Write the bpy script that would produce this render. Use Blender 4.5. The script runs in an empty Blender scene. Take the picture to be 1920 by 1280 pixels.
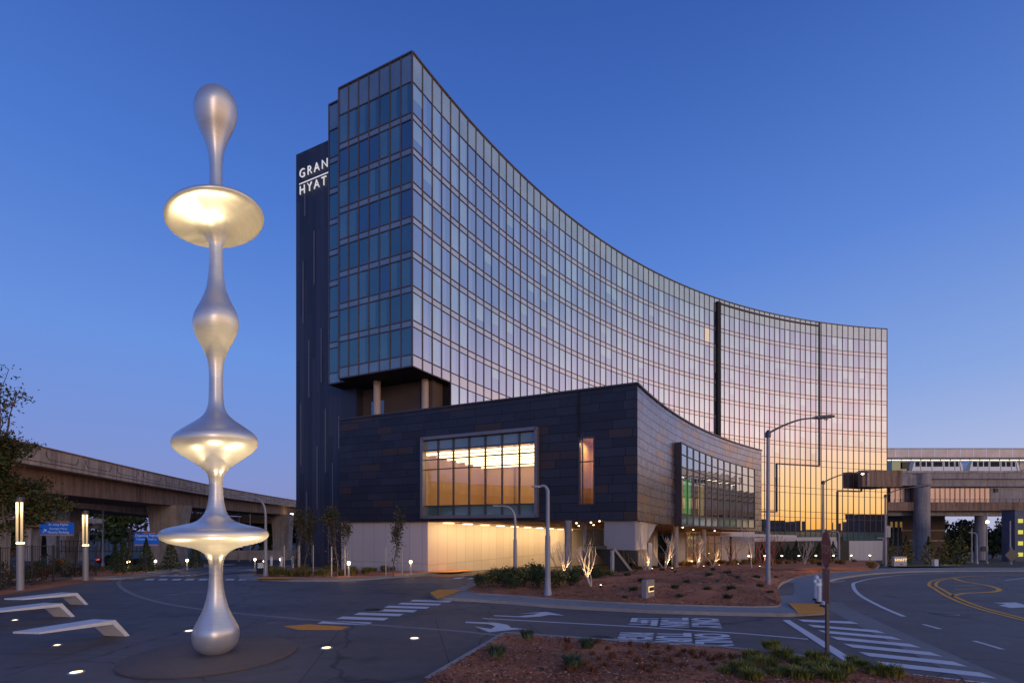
import bpy, bmesh, math, random
from mathutils import Vector, Matrix
random.seed(7)
S = bpy.context.scene
COL = S.collection
R_ = math.radians
F, CX, HY, H = 907.0, 960.0, 988.0, 3.0      # lens (pixels of a 1920 wide frame), optical axis, horizon, eye height

# ------------------------------------------------------------------ terrain and survey helpers
def g(Y):                                     # the site falls gently away beyond 26 m
    return 0.0 if Y < 26 else -0.053 * (min(Y, 150.0) - 26)
def P(px, py, Y):
    return Vector(((px - CX) / F * Y, Y, H + (HY - py) / F * Y))
def G(px, py):                                # point of the terrain
    t = (py - HY) / F
    Y = H / t
    if Y > 26: Y = 1.622 / max(t - .053, .0045)
    Y = min(Y, 150)
    return Vector(((px - CX) / F * Y, Y, g(Y)))
def X(px, Y): return (px - CX) / F * Y
def Z(py, Y): return H + (HY - py) / F * Y

# ------------------------------------------------------------------ mesh builder
class MB:
    def __init__(s): s.v = []; s.f = []; s.m = []; s.uv = []; s.has_uv = False; s.sm = []
    def face(s, pts, m=0, uv=None, sm=False):
        i = len(s.v); s.v += [Vector(p) for p in pts]; s.f.append(list(range(i, i + len(pts)))); s.m.append(m)
        s.uv.append(uv); s.sm.append(sm)
        if uv: s.has_uv = True
    def add(s, vs, fs, m=0, sm=False):
        i = len(s.v); s.v += [Vector(p) for p in vs]
        for f in fs: s.f.append([i + k for k in f]); s.m.append(m); s.uv.append(None); s.sm.append(sm)
    def box(s, c, d, rz=0.0, m=0, M=None):
        x, y, z = d[0] / 2, d[1] / 2, d[2] / 2
        vs = [Vector((a * x, b * y, e * z)) for e in (-1, 1) for a, b in ((-1, -1), (1, -1), (1, 1), (-1, 1))]
        rot = M if M is not None else Matrix.Rotation(rz, 3, 'Z')
        vs = [rot @ v + Vector(c) for v in vs]
        s.add(vs, [(0, 3, 2, 1), (4, 5, 6, 7), (0, 1, 5, 4), (1, 2, 6, 5), (2, 3, 7, 6), (3, 0, 4, 7)], m)
    def beam(s, a, b, w, h, m=0, up=(0, 0, 1)):   # box from a to b
        a = Vector(a); b = Vector(b); d = (b - a).normalized(); u = Vector(up)
        if abs(d.dot(u)) > .98: u = Vector((0, 1, 0))
        r = d.cross(u).normalized(); u = r.cross(d)
        vs = []
        for p in (a, b):
            for i, j in ((-1, -1), (1, -1), (1, 1), (-1, 1)): vs.append(p + r * (i * w / 2) + u * (j * h / 2))
        s.add(vs, [(0, 1, 2, 3), (7, 6, 5, 4), (0, 4, 5, 1), (1, 5, 6, 2), (2, 6, 7, 3), (3, 7, 4, 0)], m)
    def prism(s, poly, z0, z1, m=0, mtop=None):
        n = len(poly)
        zs0 = z0 if callable(z0) else (lambda x, y: z0); zs1 = z1 if callable(z1) else (lambda x, y: z1)
        ar = sum(poly[i][0] * poly[(i + 1) % n][1] - poly[(i + 1) % n][0] * poly[i][1] for i in range(n))
        if ar < 0: poly = poly[::-1]
        bt = [Vector((p[0], p[1], zs0(p[0], p[1]))) for p in poly]; tp = [Vector((p[0], p[1], zs1(p[0], p[1]))) for p in poly]
        i0 = len(s.v); s.v += bt + tp
        def ad(f, mm): s.f.append(f); s.m.append(mm); s.uv.append(None); s.sm.append(False)
        ad([i0 + n + i for i in range(n)], m if mtop is None else mtop)
        ad([i0 + n - 1 - i for i in range(n)], m)
        for i in range(n):
            j = (i + 1) % n; ad([i0 + i, i0 + j, i0 + n + j, i0 + n + i], m)
    def tube(s, path, rad, n=10, m=0, cap=True):
        path = [Vector(p) for p in path]; rings = []
        pr = None
        for i, p in enumerate(path):
            d = (path[min(i + 1, len(path) - 1)] - path[max(i - 1, 0)]).normalized()
            if pr is None: pr = d.orthogonal().normalized()
            pr = (pr - d * pr.dot(d))
            pr = pr.normalized() if pr.length > 1e-6 else d.orthogonal().normalized()
            q = d.cross(pr); r = rad[i] if isinstance(rad, (list, tuple)) else rad
            rings.append([p + (pr * math.cos(2 * math.pi * k / n) + q * math.sin(2 * math.pi * k / n)) * r for k in range(n)])
        vs = [v for r in rings for v in r]; fs = []
        for i in range(len(path) - 1):
            for k in range(n):
                k2 = (k + 1) % n; fs.append((i * n + k, i * n + k2, (i + 1) * n + k2, (i + 1) * n + k))
        s.add(vs, fs, m, True)
        if cap:
            s.add(rings[0], [tuple(range(n - 1, -1, -1))], m); s.add(rings[-1], [tuple(range(n))], m)
    def lathe(s, prof, c=(0, 0, 0), n=48, m=0):    # prof: (r, z)
        c = Vector(c); vs = []; fs = []
        for r, z in prof:
            r = max(r, 1e-4)
            for k in range(n):
                a = 2 * math.pi * k / n; vs.append(c + Vector((r * math.cos(a), r * math.sin(a), z)))
        for i in range(len(prof) - 1):
            for k in range(n):
                k2 = (k + 1) % n; fs.append((i * n + k, i * n + k2, (i + 1) * n + k2, (i + 1) * n + k))
        s.add(vs, fs, m, True)
        s.add([v for v in vs[:n]], [tuple(range(n - 1, -1, -1))], m); s.add([v for v in vs[-n:]], [tuple(range(n))], m)
    def leaf(s, c, size, m=0, flat=0.0):
        n = Vector((random.gauss(0, 1), random.gauss(0, 1), random.gauss(0, 1) + flat)).normalized()
        a = n.orthogonal().normalized(); b = n.cross(a); t = random.random() * 6.283
        u = (a * math.cos(t) + b * math.sin(t)) * size; w = (b * math.cos(t) - a * math.sin(t)) * size * .5
        c = Vector(c); s.face([c - u, c + w * .9, c + u, c - w * .9], m)

def world_loc(o):
    v = Vector((0, 0, 0))
    while o is not None: v = v + o.location; o = o.parent
    return v
def obj(name, mb, mats, parent=None, base=None, label=None, kind=None, smooth=False):
    if not isinstance(mats, (list, tuple)): mats = [mats]
    off = world_loc(parent) if parent is not None else Vector((0, 0, 0))
    if base is not None: off = Vector(base)
    me = bpy.data.meshes.new(name)
    me.from_pydata([v - off for v in mb.v], [], mb.f)
    for m in mats: me.materials.append(m)
    for i, p in enumerate(me.polygons):
        p.material_index = mb.m[i]; p.use_smooth = mb.sm[i] or smooth
    if mb.has_uv:
        ul = me.uv_layers.new(name='UVMap')
        for i, p in enumerate(me.polygons):
            if mb.uv[i]:
                for k, li in enumerate(p.loop_indices): ul.data[li].uv = mb.uv[i][k]
    o = bpy.data.objects.new(name, me); COL.objects.link(o)
    if parent is not None:
        o.parent = parent
        if base is not None: o.location = off - world_loc(parent)
    elif base is not None: o.location = base
    if label: o['label'] = label
    if kind: o['kind'] = kind
    return o
def tag(o, label, cat, group=None):
    o['label'] = label; o['category'] = cat
    if group: o['group'] = group
    return o
def thing(name, label, cat, loc=(0, 0, 0), group=None):
    o = bpy.data.objects.new(name, None); COL.objects.link(o); o.location = loc; o.empty_display_size = .3
    return tag(o, label, cat, group)
def dup(src, loc, label, rz=0.0, sc=1.0, group=None):
    def cp(o, par):
        c = o.copy(); COL.objects.link(c)
        if par is not None: c.parent = par
        for ch in list(o.children): cp(ch, c)
        return c
    r = cp(src, None); r.location = loc; r.rotation_euler[2] = rz
    r.scale = (sc, sc, sc) if not isinstance(sc, (tuple, list)) else sc
    r['label'] = label
    if group: r['group'] = group
    return r
YB = [26.0, 150.0]
def sheet(name, pts, dz, mat, kind='structure', uvs=False):   # flat paint / paving following the terrain
    bm = bmesh.new()
    bm.faces.new([bm.verts.new((p[0], p[1], 0)) for p in pts])
    for y in YB:
        bmesh.ops.bisect_plane(bm, geom=bm.verts[:] + bm.edges[:] + bm.faces[:], plane_co=(0, y, 0), plane_no=(0, 1, 0), dist=1e-5)
    bmesh.ops.triangulate(bm, faces=bm.faces[:])
    for f in bm.faces:
        f.normal_update()
        if f.normal.z < 0: f.normal_flip()
    for v in bm.verts: v.co.z = g(v.co.y) + dz
    me = bpy.data.meshes.new(name); bm.to_mesh(me); bm.free(); me.materials.append(mat)
    o = bpy.data.objects.new(name, me); COL.objects.link(o)
    if kind: o['kind'] = kind
    return o
def sheets(name, polys, dz, mat):               # several polygons, one object
    bm = bmesh.new()
    for pts in polys: bm.faces.new([bm.verts.new((p[0], p[1], 0)) for p in pts])
    for y in YB:
        bmesh.ops.bisect_plane(bm, geom=bm.verts[:] + bm.edges[:] + bm.faces[:], plane_co=(0, y, 0), plane_no=(0, 1, 0), dist=1e-5)
    bmesh.ops.triangulate(bm, faces=bm.faces[:])
    for f in bm.faces:
        f.normal_update()
        if f.normal.z < 0: f.normal_flip()
    for v in bm.verts: v.co.z = g(v.co.y) + dz
    me = bpy.data.meshes.new(name); bm.to_mesh(me); bm.free(); me.materials.append(mat)
    o = bpy.data.objects.new(name, me); COL.objects.link(o); o['kind'] = 'structure'
    return o
def curve_pts(pts, n=8):                        # Catmull-Rom through points
    out = []; p = [Vector((q[0], q[1], 0)) for q in pts]
    p = [p[0] * 2 - p[1]] + p + [p[-1] * 2 - p[-2]]
    for i in range(1, len(p) - 2):
        for k in range(n):
            t = k / n; a, b, c, d = p[i - 1], p[i], p[i + 1], p[i + 2]
            out.append(.5 * ((2 * b) + (c - a) * t + (2 * a - 5 * b + 4 * c - d) * t * t + (3 * b - a - 3 * c + d) * t ** 3))
    out.append(p[-2]); return out
def stripe(pts, w):                             # quads along a line on the ground
    q = []; L = []; Rr = []
    for i, p in enumerate(pts):
        d = (pts[min(i + 1, len(pts) - 1)] - pts[max(i - 1, 0)]); d = Vector((d.x, d.y, 0)).normalized(); n = Vector((-d.y, d.x, 0))
        L.append(p + n * w / 2); Rr.append(p - n * w / 2)
    for i in range(len(pts) - 1): q.append([L[i], Rr[i], Rr[i + 1], L[i + 1]])
    return q
def raised(name, poly, h, mats, top=1, bump=None):   # kerbed bed: kerb ring material 0, top material 1
    mb = MB(); n = len(poly); c = sum((Vector((p[0], p[1], 0)) for p in poly), Vector()) / n
    mb.prism(poly, lambda x, y: g(y) - .2, lambda x, y: g(y) + h, 0, top)
    return obj(name, mb, mats, kind='structure')

# ------------------------------------------------------------------ materials
def nt(name):
    m = bpy.data.materials.new(name); m.use_nodes = True; t = m.node_tree
    b = t.nodes['Principled BSDF']; return m, t, b
def N(t, typ, **kw):
    n = t.nodes.new(typ)
    for k, v in kw.items():
        if k in n.inputs: n.inputs[k].default_value = v
        else: setattr(n, k, v)
    return n
def ramp(t, src, stops, interp='LINEAR'):
    r = t.nodes.new('ShaderNodeValToRGB'); r.color_ramp.interpolation = interp
    e = r.color_ramp.elements
    while len(e) > 1: e.remove(e[0])
    e[0].position = stops[0][0]; e[0].color = (*stops[0][1], 1)
    for p, c in stops[1:]: q = e.new(p); q.color = (*c, 1)
    t.links.new(src, r.inputs[0]); return r
def mat(name, col, rough=.6, metal=0.0, var=.25, scale=6.0, bump=0.0, bscale=None, col2=None, big=.35, spec=.5, coord='Object', streak=0):
    m, t, b = nt(name); tc = N(t, 'ShaderNodeTexCoord')
    n1 = N(t, 'ShaderNodeTexNoise', Scale=scale, Detail=6.0, Roughness=.65); t.links.new(tc.outputs[coord], n1.inputs['Vector'])
    n2 = N(t, 'ShaderNodeTexNoise', Scale=big, Detail=3.0); t.links.new(tc.outputs[coord], n2.inputs['Vector'])
    ad = N(t, 'ShaderNodeMath', operation='ADD'); t.links.new(n1.outputs[0], ad.inputs[0]); t.links.new(n2.outputs[0], ad.inputs[1])
    hf = N(t, 'ShaderNodeMath', operation='MULTIPLY'); t.links.new(ad.outputs[0], hf.inputs[0]); hf.inputs[1].default_value = .5
    c2 = col2 if col2 else tuple(min(1, c * (1 + var)) for c in col); c1 = tuple(c * (1 - var) for c in col)
    r = ramp(t, hf.outputs[0], [(.33, c1), (.67, c2)]); t.links.new(r.outputs[0], b.inputs['Base Color'])
    if streak:                                   # rain stains running down
        mp = N(t, 'ShaderNodeMapping'); mp.inputs['Scale'].default_value = (1, 1, .06); t.links.new(tc.outputs[coord], mp.inputs[0])
        sn = N(t, 'ShaderNodeTexNoise', Scale=1.6, Detail=6.0, Roughness=.7); t.links.new(mp.outputs[0], sn.inputs[0])
        sm = ramp(t, sn.outputs[0], [(.34, (1 - streak,) * 3), (.56, (1,) * 3)])
        mu_ = N(t, 'ShaderNodeMixRGB', blend_type='MULTIPLY'); mu_.inputs[0].default_value = 1; t.links.new(r.outputs[0], mu_.inputs[1]); t.links.new(sm.outputs[0], mu_.inputs[2]); t.links.new(mu_.outputs[0], b.inputs['Base Color'])
    b.inputs['Roughness'].default_value = rough; b.inputs['Metallic'].default_value = metal
    b.inputs['Specular IOR Level'].default_value = spec
    if bump:
        n3 = N(t, 'ShaderNodeTexNoise', Scale=bscale or scale * 3, Detail=5.0); t.links.new(tc.outputs[coord], n3.inputs['Vector'])
        bp = N(t, 'ShaderNodeBump', Strength=bump, Distance=.05); t.links.new(n3.outputs[0], bp.inputs['Height']); t.links.new(bp.outputs[0], b.inputs['Normal'])
    return m
def emis(name, col, st):
    m, t, b = nt(name); b.inputs['Base Color'].default_value = (*[c * .5 for c in col], 1)
    b.inputs['Emission Color'].default_value = (*col, 1); b.inputs['Emission Strength'].default_value = st
    return m
def glass_panel(name, dif, tint, f0, f1, rough=.015, nvar=.15, spec_noise=True):
    """coated opaque-looking glass: dark or curtained room behind, sky mirrored by viewing angle"""
    m = bpy.data.materials.new(name); m.use_nodes = True; t = m.node_tree; t.nodes.remove(t.nodes['Principled BSDF'])
    out = t.nodes['Material Output']
    tc = N(t, 'ShaderNodeTexCoord'); no = N(t, 'ShaderNodeTexNoise', Scale=.35, Detail=2.0); t.links.new(tc.outputs['Object'], no.inputs[0])
    r = ramp(t, no.outputs[0], [(.3, tuple(c * (1 - nvar * 2) for c in dif)), (.7, tuple(c * (1 + nvar) for c in dif))])
    d = N(t, 'ShaderNodeBsdfDiffuse'); t.links.new(r.outputs[0], d.inputs[0])
    gl = N(t, 'ShaderNodeBsdfGlossy'); gl.inputs['Color'].default_value = (*tint, 1); gl.inputs['Roughness'].default_value = rough
    lw = N(t, 'ShaderNodeLayerWeight', Blend=.5)
    mp = N(t, 'ShaderNodeMapRange'); t.links.new(lw.outputs['Facing'], mp.inputs['Value']); mp.inputs['To Min'].default_value = f0; mp.inputs['To Max'].default_value = f1
    mx = N(t, 'ShaderNodeMixShader'); t.links.new(mp.outputs[0], mx.inputs[0]); t.links.new(d.outputs[0], mx.inputs[1]); t.links.new(gl.outputs[0], mx.inputs[2])
    t.links.new(mx.outputs[0], out.inputs[0]); return m
def clear_glass(name, tint, refl):
    m = bpy.data.materials.new(name); m.use_nodes = True; t = m.node_tree; t.nodes.remove(t.nodes['Principled BSDF'])
    out = t.nodes['Material Output']
    d = N(t, 'ShaderNodeBsdfTransparent'); d.inputs[0].default_value = (*tint, 1)
    gl = N(t, 'ShaderNodeBsdfGlossy'); gl.inputs['Color'].default_value = (.9, .95, 1, 1); gl.inputs['Roughness'].default_value = .01
    lw = N(t, 'ShaderNodeLayerWeight', Blend=.5)
    mp = N(t, 'ShaderNodeMapRange'); t.links.new(lw.outputs['Facing'], mp.inputs['Value']); mp.inputs['To Min'].default_value = refl[0]; mp.inputs['To Max'].default_value = refl[1]
    mx = N(t, 'ShaderNodeMixShader'); t.links.new(mp.outputs[0], mx.inputs[0]); t.links.new(d.outputs[0], mx.inputs[1]); t.links.new(gl.outputs[0], mx.inputs[2])
    t.links.new(mx.outputs[0], out.inputs[0]); return m

M = {}
M['soil'] = mat('soil_dark', (.05, .042, .032), .95, var=.5, scale=1.5, bump=.3)
def asphalt(name, col, warm=0):
    m, t, b = nt(name); tc = N(t, 'ShaderNodeTexCoord')
    a = N(t, 'ShaderNodeTexNoise', Scale=60.0, Detail=4.0); c = N(t, 'ShaderNodeTexNoise', Scale=.25, Detail=6.0, Roughness=.6); e = N(t, 'ShaderNodeTexNoise', Scale=2.2, Detail=5.0)
    mp = N(t, 'ShaderNodeMapping'); mp.inputs['Scale'].default_value = (.35, 1, 1); t.links.new(tc.outputs['Object'], mp.inputs[0])
    t.links.new(tc.outputs['Object'], a.inputs[0]); t.links.new(mp.outputs[0], c.inputs[0]); t.links.new(tc.outputs['Object'], e.inputs[0])
    m1 = N(t, 'ShaderNodeMath', operation='MULTIPLY_ADD'); t.links.new(a.outputs[0], m1.inputs[0]); m1.inputs[1].default_value = .35; t.links.new(c.outputs[0], m1.inputs[2])
    m2 = N(t, 'ShaderNodeMath', operation='MULTIPLY_ADD'); t.links.new(e.outputs[0], m2.inputs[0]); m2.inputs[1].default_value = .4; t.links.new(m1.outputs[0], m2.inputs[2])
    r = ramp(t, m2.outputs[0], [(.55, tuple(x * .68 for x in col)), (1.05, tuple(x * 1.35 for x in col))])
    wn = N(t, 'ShaderNodeTexNoise', Scale=1.3, Detail=4.0); t.links.new(tc.outputs['Object'], wn.inputs[0])
    wm = N(t, 'ShaderNodeVectorMath', operation='MULTIPLY_ADD'); t.links.new(wn.outputs['Color'], wm.inputs[0]); wm.inputs[1].default_value = (.9, .9, 0); t.links.new(tc.outputs['Object'], wm.inputs[2])
    vo = N(t, 'ShaderNodeTexVoronoi', feature='DISTANCE_TO_EDGE', Scale=.16); t.links.new(wm.outputs[0], vo.inputs['Vector'])
    ck = ramp(t, vo.outputs['Distance'], [(0, (.45,) * 3), (.0035, (.62,) * 3), (.006, (1,) * 3)])
    st = N(t, 'ShaderNodeTexNoise', Scale=.75, Detail=2.0); t.links.new(tc.outputs['Object'], st.inputs[0]); sr_ = ramp(t, st.outputs[0], [(.30, (.72,) * 3), (.42, (1,) * 3)])
    k1 = N(t, 'ShaderNodeMixRGB', blend_type='MULTIPLY'); k1.inputs[0].default_value = 1; t.links.new(r.outputs[0], k1.inputs[1]); t.links.new(ck.outputs[0], k1.inputs[2])
    k2 = N(t, 'ShaderNodeMixRGB', blend_type='MULTIPLY'); k2.inputs[0].default_value = .8; t.links.new(k1.outputs[0], k2.inputs[1]); t.links.new(sr_.outputs[0], k2.inputs[2])
    t.links.new(k2.outputs[0], b.inputs['Base Color'])
    rr = ramp(t, e.outputs[0], [(.3, (.55,) * 3), (.7, (.8,) * 3)]); t.links.new(rr.outputs[0], b.inputs['Roughness'])
    bp = N(t, 'ShaderNodeBump', Strength=.25, Distance=.01); t.links.new(a.outputs[0], bp.inputs['Height']); t.links.new(bp.outputs[0], b.inputs['Normal'])
    b.inputs['Specular IOR Level'].default_value = .35
    return m
M['asphalt'] = asphalt('asphalt', (.122, .100, .094))
M['plaza'] = asphalt('plaza_concrete', (.112, .094, .090))
M['walk'] = mat('sidewalk_concrete', (.27, .25, .24), .85, var=.2, scale=4, bump=.1)
M['kerb'] = mat('kerb_concrete', (.34, .30, .27), .85, var=.25, scale=5)
M['gutter'] = mat('gutter_concrete', (.21, .195, .185), .85, var=.2, scale=3)
def worn(name, col):
    m, t, b = nt(name); tc = N(t, 'ShaderNodeTexCoord'); n = N(t, 'ShaderNodeTexNoise', Scale=14.0, Detail=8.0, Roughness=.75); t.links.new(tc.outputs['Object'], n.inputs[0])
    n2 = N(t, 'ShaderNodeTexNoise', Scale=1.1, Detail=3.0); t.links.new(tc.outputs['Object'], n2.inputs[0])
    a = N(t, 'ShaderNodeMath', operation='ADD'); t.links.new(n.outputs[0], a.inputs[0]); t.links.new(n2.outputs[0], a.inputs[1])
    r = ramp(t, a.outputs[0], [(.58, tuple(c * .28 for c in col)), (.70, tuple(c * .85 for c in col)), (1.15, col)]); t.links.new(r.outputs[0], b.inputs['Base Color']); b.inputs['Roughness'].default_value = .75; return m
M['white'] = worn('road_paint_white', (.70, .66, .66))
M['yellow'] = worn('road_paint_yellow', (.95, .40, .03))
M['tactile'] = mat('tactile_orange', (.90, .33, .035), .75, var=.15, scale=8, bump=.6, bscale=70)
M['mulch'] = mat('bark_mulch', (.45, .155, .066), .95, var=.75, scale=14, bump=1.0, bscale=30, big=.5)
M['concrete'] = mat('viaduct_concrete', (.60, .46, .37), .85, var=.3, scale=1.5, big=.15, streak=.5)
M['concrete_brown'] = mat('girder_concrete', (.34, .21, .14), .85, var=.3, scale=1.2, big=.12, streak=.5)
M['concrete_grey'] = mat('pier_concrete', (.40, .34, .31), .85, var=.25, scale=1.5, big=.2, streak=.4)
M['steel'] = mat('galvanised_steel', (.33, .33, .36), .5, metal=.3, var=.12, scale=8)
M['steel_dark'] = mat('dark_steel', (.12, .11, .11), .5, metal=.4, var=.2)
M['black'] = mat('black_metal', (.02, .02, .022), .5, var=.3)
M['frame'] = mat('window_frame', (.075, .058, .064), .4, metal=.3, var=.2)
M['mull'] = mat('mullion_bronze', (.125, .095, .10), .4, metal=.3, var=.15)
M['frame_light'] = mat('bronze_frame', (.22, .19, .20), .4, metal=.5, var=.15)
M['cream'] = mat('cream_wall_panel', (.56, .50, .47), .7, var=.07, scale=3)
M['bench'] = mat('white_cast_concrete', (.72, .70, .70), .6, var=.07, scale=12)
M['taupe'] = mat('tan_wall', (.30, .20, .14), .8, var=.12)
M['coltan'] = mat('column_concrete', (.50, .38, .32), .7, var=.1)
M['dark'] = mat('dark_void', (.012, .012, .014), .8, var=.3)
M['bark'] = mat('bark', (.16, .12, .10), .9, var=.35, scale=10)
M['palebark'] = mat('pale_bark', (.55, .46, .38), .85, var=.2, scale=10)
M['redbark'] = mat('red_bark', (.30, .12, .09), .85, var=.25, scale=10)
def leafmat(n, c, var=.5): return mat(n, c, .75, var=var, scale=1.3, big=.7, spec=.2)
M['leaf_dark'] = leafmat('leaf_dark', (.045, .062, .026))
M['leaf_mid'] = leafmat('leaf_mid', (.085, .12, .042))
M['leaf_olive'] = leafmat('leaf_olive', (.32, .26, .05))
M['leaf_brown'] = leafmat('leaf_brown', (.17, .095, .045))
M['leaf_rust'] = leafmat('leaf_rust', (.30, .105, .05))
M['leaf_sage'] = leafmat('leaf_sage', (.14, .18, .12))
M['grass'] = leafmat('grass_blades', (.36, .33, .055))
M['blue_sign'] = emis('sign_blue', (.008, .075, .42), .5)  # no lamp: a slight glow is put into the panel colour to brighten it
M['orange_sign'] = mat('sign_orange', (.75, .25, .03), .6, var=.1)
M['tan_sign'] = mat('sign_tan', (.7, .42, .25), .6, var=.1)
M['sign_white'] = emis('sign_white', (.85, .9, 1.0), .18)
M['red_sign'] = mat('sign_red', (.32, .03, .05), .5, var=.1)
M['sign_back'] = mat('sign_brown', (.30, .14, .11), .5, var=.1)
WARM = (1.0, .66, .30)
M['lamp'] = emis('lamp_glow', (1.0, .80, .50), 14)
M['lamp_soft'] = emis('lamp_soft', (1.0, .78, .46), 5)
M['glens'] = emis('ground_lens', (1.0, .80, .44), 2.6)
M['slit'] = emis('slit_light', (1.0, .74, .40), 3.2)
M['led'] = emis('sign_letters_lit', (.92, .90, .94), .6)
M['amber'] = emis('amber_letters', (1.0, .60, .18), 1.6)
M['green_lit'] = emis('green_lit', (.10, .60, .16), .9)
M['amber_lit'] = emis('amber_lit', (.85, .50, .14), .55)
M['yellow_win'] = emis('yellow_window', (.75, .70, .10), .8)
M['room'] = mat('room_wall', (.62, .40, .22), .9, var=.05)
M['troughs'] = emis('ceiling_trough_light', (1.0, .76, .42), 4.2)
M['baffle'] = mat('ceiling_baffle', (.5, .36, .22), .8)
M['red_tail'] = emis('tail_light', (1.0, .03, .05), 2.0)
M['car'] = mat('car_paint', (.03, .03, .045), .25, metal=.4, var=.1)
M['rubber'] = mat('rubber', (.012, .012, .013), .9)
# hotel glazing
M['gl_dark'] = glass_panel('glass_dark_room', (.035, .042, .085), (.83, .84, .93), .27, 1.18)
M['gl_curt'] = glass_panel('glass_curtain', (.42, .52, .54), (.86, .93, .92), .26, 1.12)
M['gl_mid'] = glass_panel('glass_sheer', (.20, .24, .30), (.88, .87, .95), .28, 1.18)
M['gl_span'] = glass_panel('glass_spandrel', (.42, .41, .38), (1.0, .89, .86), .22, 1.05, rough=.12)
M['gl_para'] = glass_panel('parapet_glass', (.36, .40, .37), (.92, .94, .90), .16, .90, rough=.14)
M['gl_mirror'] = glass_panel('glass_mirror', (.05, .045, .04), (.93, .91, .92), .34, 1.22)
M['gl_green'] = glass_panel('glass_green_spandrel', (.10, .17, .15), (.75, .85, .8), .12, .6, rough=.1)
M['gl_teal'] = glass_panel('glass_teal', (.026, .058, .070), (.46, .60, .57), .15, .78)
M['gl_tealc'] = glass_panel('glass_teal_curtain', (.075, .14, .155), (.48, .62, .58), .15, .78)
M['gl_navy'] = glass_panel('glass_navy', (.022, .036, .058), (.47, .57, .60), .15, .8)
M['gl_spanl'] = glass_panel('spandrel_shade', (.16, .21, .23), (.55, .66, .66), .12, .6, rough=.12)  # darker copy of the spandrel glass; the end face's shade is in the colour
M['gl_lit'] = emis('lit_room_glass', (.95, .72, .52), .55)
M['gl_black'] = glass_panel('glass_black', (.008, .012, .012), (.5, .55, .55), .08, .6)
M['clear'] = clear_glass('clear_glass', (.80, .82, .80), (.10, .75))
M['clear_green'] = clear_glass('green_clear_glass', (.62, .74, .62), (.16, .8))
# dark metal cladding with coursed joints: UV in metres
def cladding(name, wet, c_lo, c_hi, c_br, rough, metal):
    m, t, b = nt(name); tc = N(t, 'ShaderNodeTexCoord')
    br = N(t, 'ShaderNodeTexBrick', Scale=1.0); br.offset = .37; br.offset_frequency = 2; br.squash = .7; br.squash_frequency = 3
    br.inputs['Color1'].default_value = (0, 0, 0, 1); br.inputs['Color2'].default_value = (1, 1, 1, 1); br.inputs['Mortar'].default_value = (.5, .5, .5, 1)
    br.inputs['Mortar Size'].default_value = .022; br.inputs['Mortar Smooth'].default_value = .1
    br.inputs['Brick Width'].default_value = 2.3; br.inputs['Row Height'].default_value = .62
    t.links.new(tc.outputs['UV'], br.inputs['Vector'])
    r = ramp(t, br.outputs['Color'], [(0, c_lo), (.5, c_hi), (.80, c_lo), (.86, c_br), (1, c_br)])
    dk = N(t, 'ShaderNodeMixRGB'); t.links.new(br.outputs['Fac'], dk.inputs[0]); t.links.new(r.outputs[0], dk.inputs[1]); dk.inputs[2].default_value = (.004, .004, .005, 1)
    t.links.new(dk.outputs[0], b.inputs['Base Color'])
    no = N(t, 'ShaderNodeTexNoise', Scale=1.1, Detail=4.0); t.links.new(tc.outputs['UV'], no.inputs[0])
    rr = ramp(t, no.outputs[0], [(.3, (rough * .8,) * 3), (.7, (rough * 1.25,) * 3)]); t.links.new(rr.outputs[0], b.inputs['Roughness'])
    b.inputs['Metallic'].default_value = metal
    bp = N(t, 'ShaderNodeBump', Strength=.35, Distance=.02, invert=True); t.links.new(br.outputs['Fac'], bp.inputs['Height']); t.links.new(bp.outputs[0], b.inputs['Normal'])
    return m
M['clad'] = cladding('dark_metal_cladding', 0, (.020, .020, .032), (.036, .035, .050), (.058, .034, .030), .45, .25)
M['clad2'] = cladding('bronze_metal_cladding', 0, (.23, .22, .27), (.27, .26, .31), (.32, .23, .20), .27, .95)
def slabmat():
    m, t, b = nt('dark_ribbed_panels'); tc = N(t, 'ShaderNodeTexCoord')
    mp = N(t, 'ShaderNodeMapping'); mp.inputs['Rotation'].default_value = (0, 0, math.pi / 2); t.links.new(tc.outputs['UV'], mp.inputs[0])
    br = N(t, 'ShaderNodeTexBrick', Scale=1.0); br.offset = .43; br.inputs['Brick Width'].default_value = 9.0; br.inputs['Row Height'].default_value = .62
    br.inputs['Color1'].default_value = (0, 0, 0, 1); br.inputs['Color2'].default_value = (1, 1, 1, 1); br.inputs['Mortar Size'].default_value = .012
    t.links.new(mp.outputs[0], br.inputs['Vector'])
    r = ramp(t, br.outputs['Color'], [(0, (.026, .028, .048)), (.5, (.040, .042, .066)), (1, (.052, .054, .082))])
    dk = N(t, 'ShaderNodeMixRGB'); t.links.new(br.outputs['Fac'], dk.inputs[0]); t.links.new(r.outputs[0], dk.inputs[1]); dk.inputs[2].default_value = (.008, .008, .012, 1)
    t.links.new(dk.outputs[0], b.inputs['Base Color']); b.inputs['Roughness'].default_value = .5; b.inputs['Metallic'].default_value = .2
    wv = N(t, 'ShaderNodeTexWave', Scale=2.6); t.links.new(tc.outputs['UV'], wv.inputs[0])
    bp = N(t, 'ShaderNodeBump', Strength=.25, Distance=.02); t.links.new(wv.outputs[0], bp.inputs['Height']); t.links.new(bp.outputs[0], b.inputs['Normal'])
    return m
M['slab'] = slabmat()
M['strip'] = mat('grey_joint_strip', (.13, .13, .17), .5, var=.1)
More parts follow.
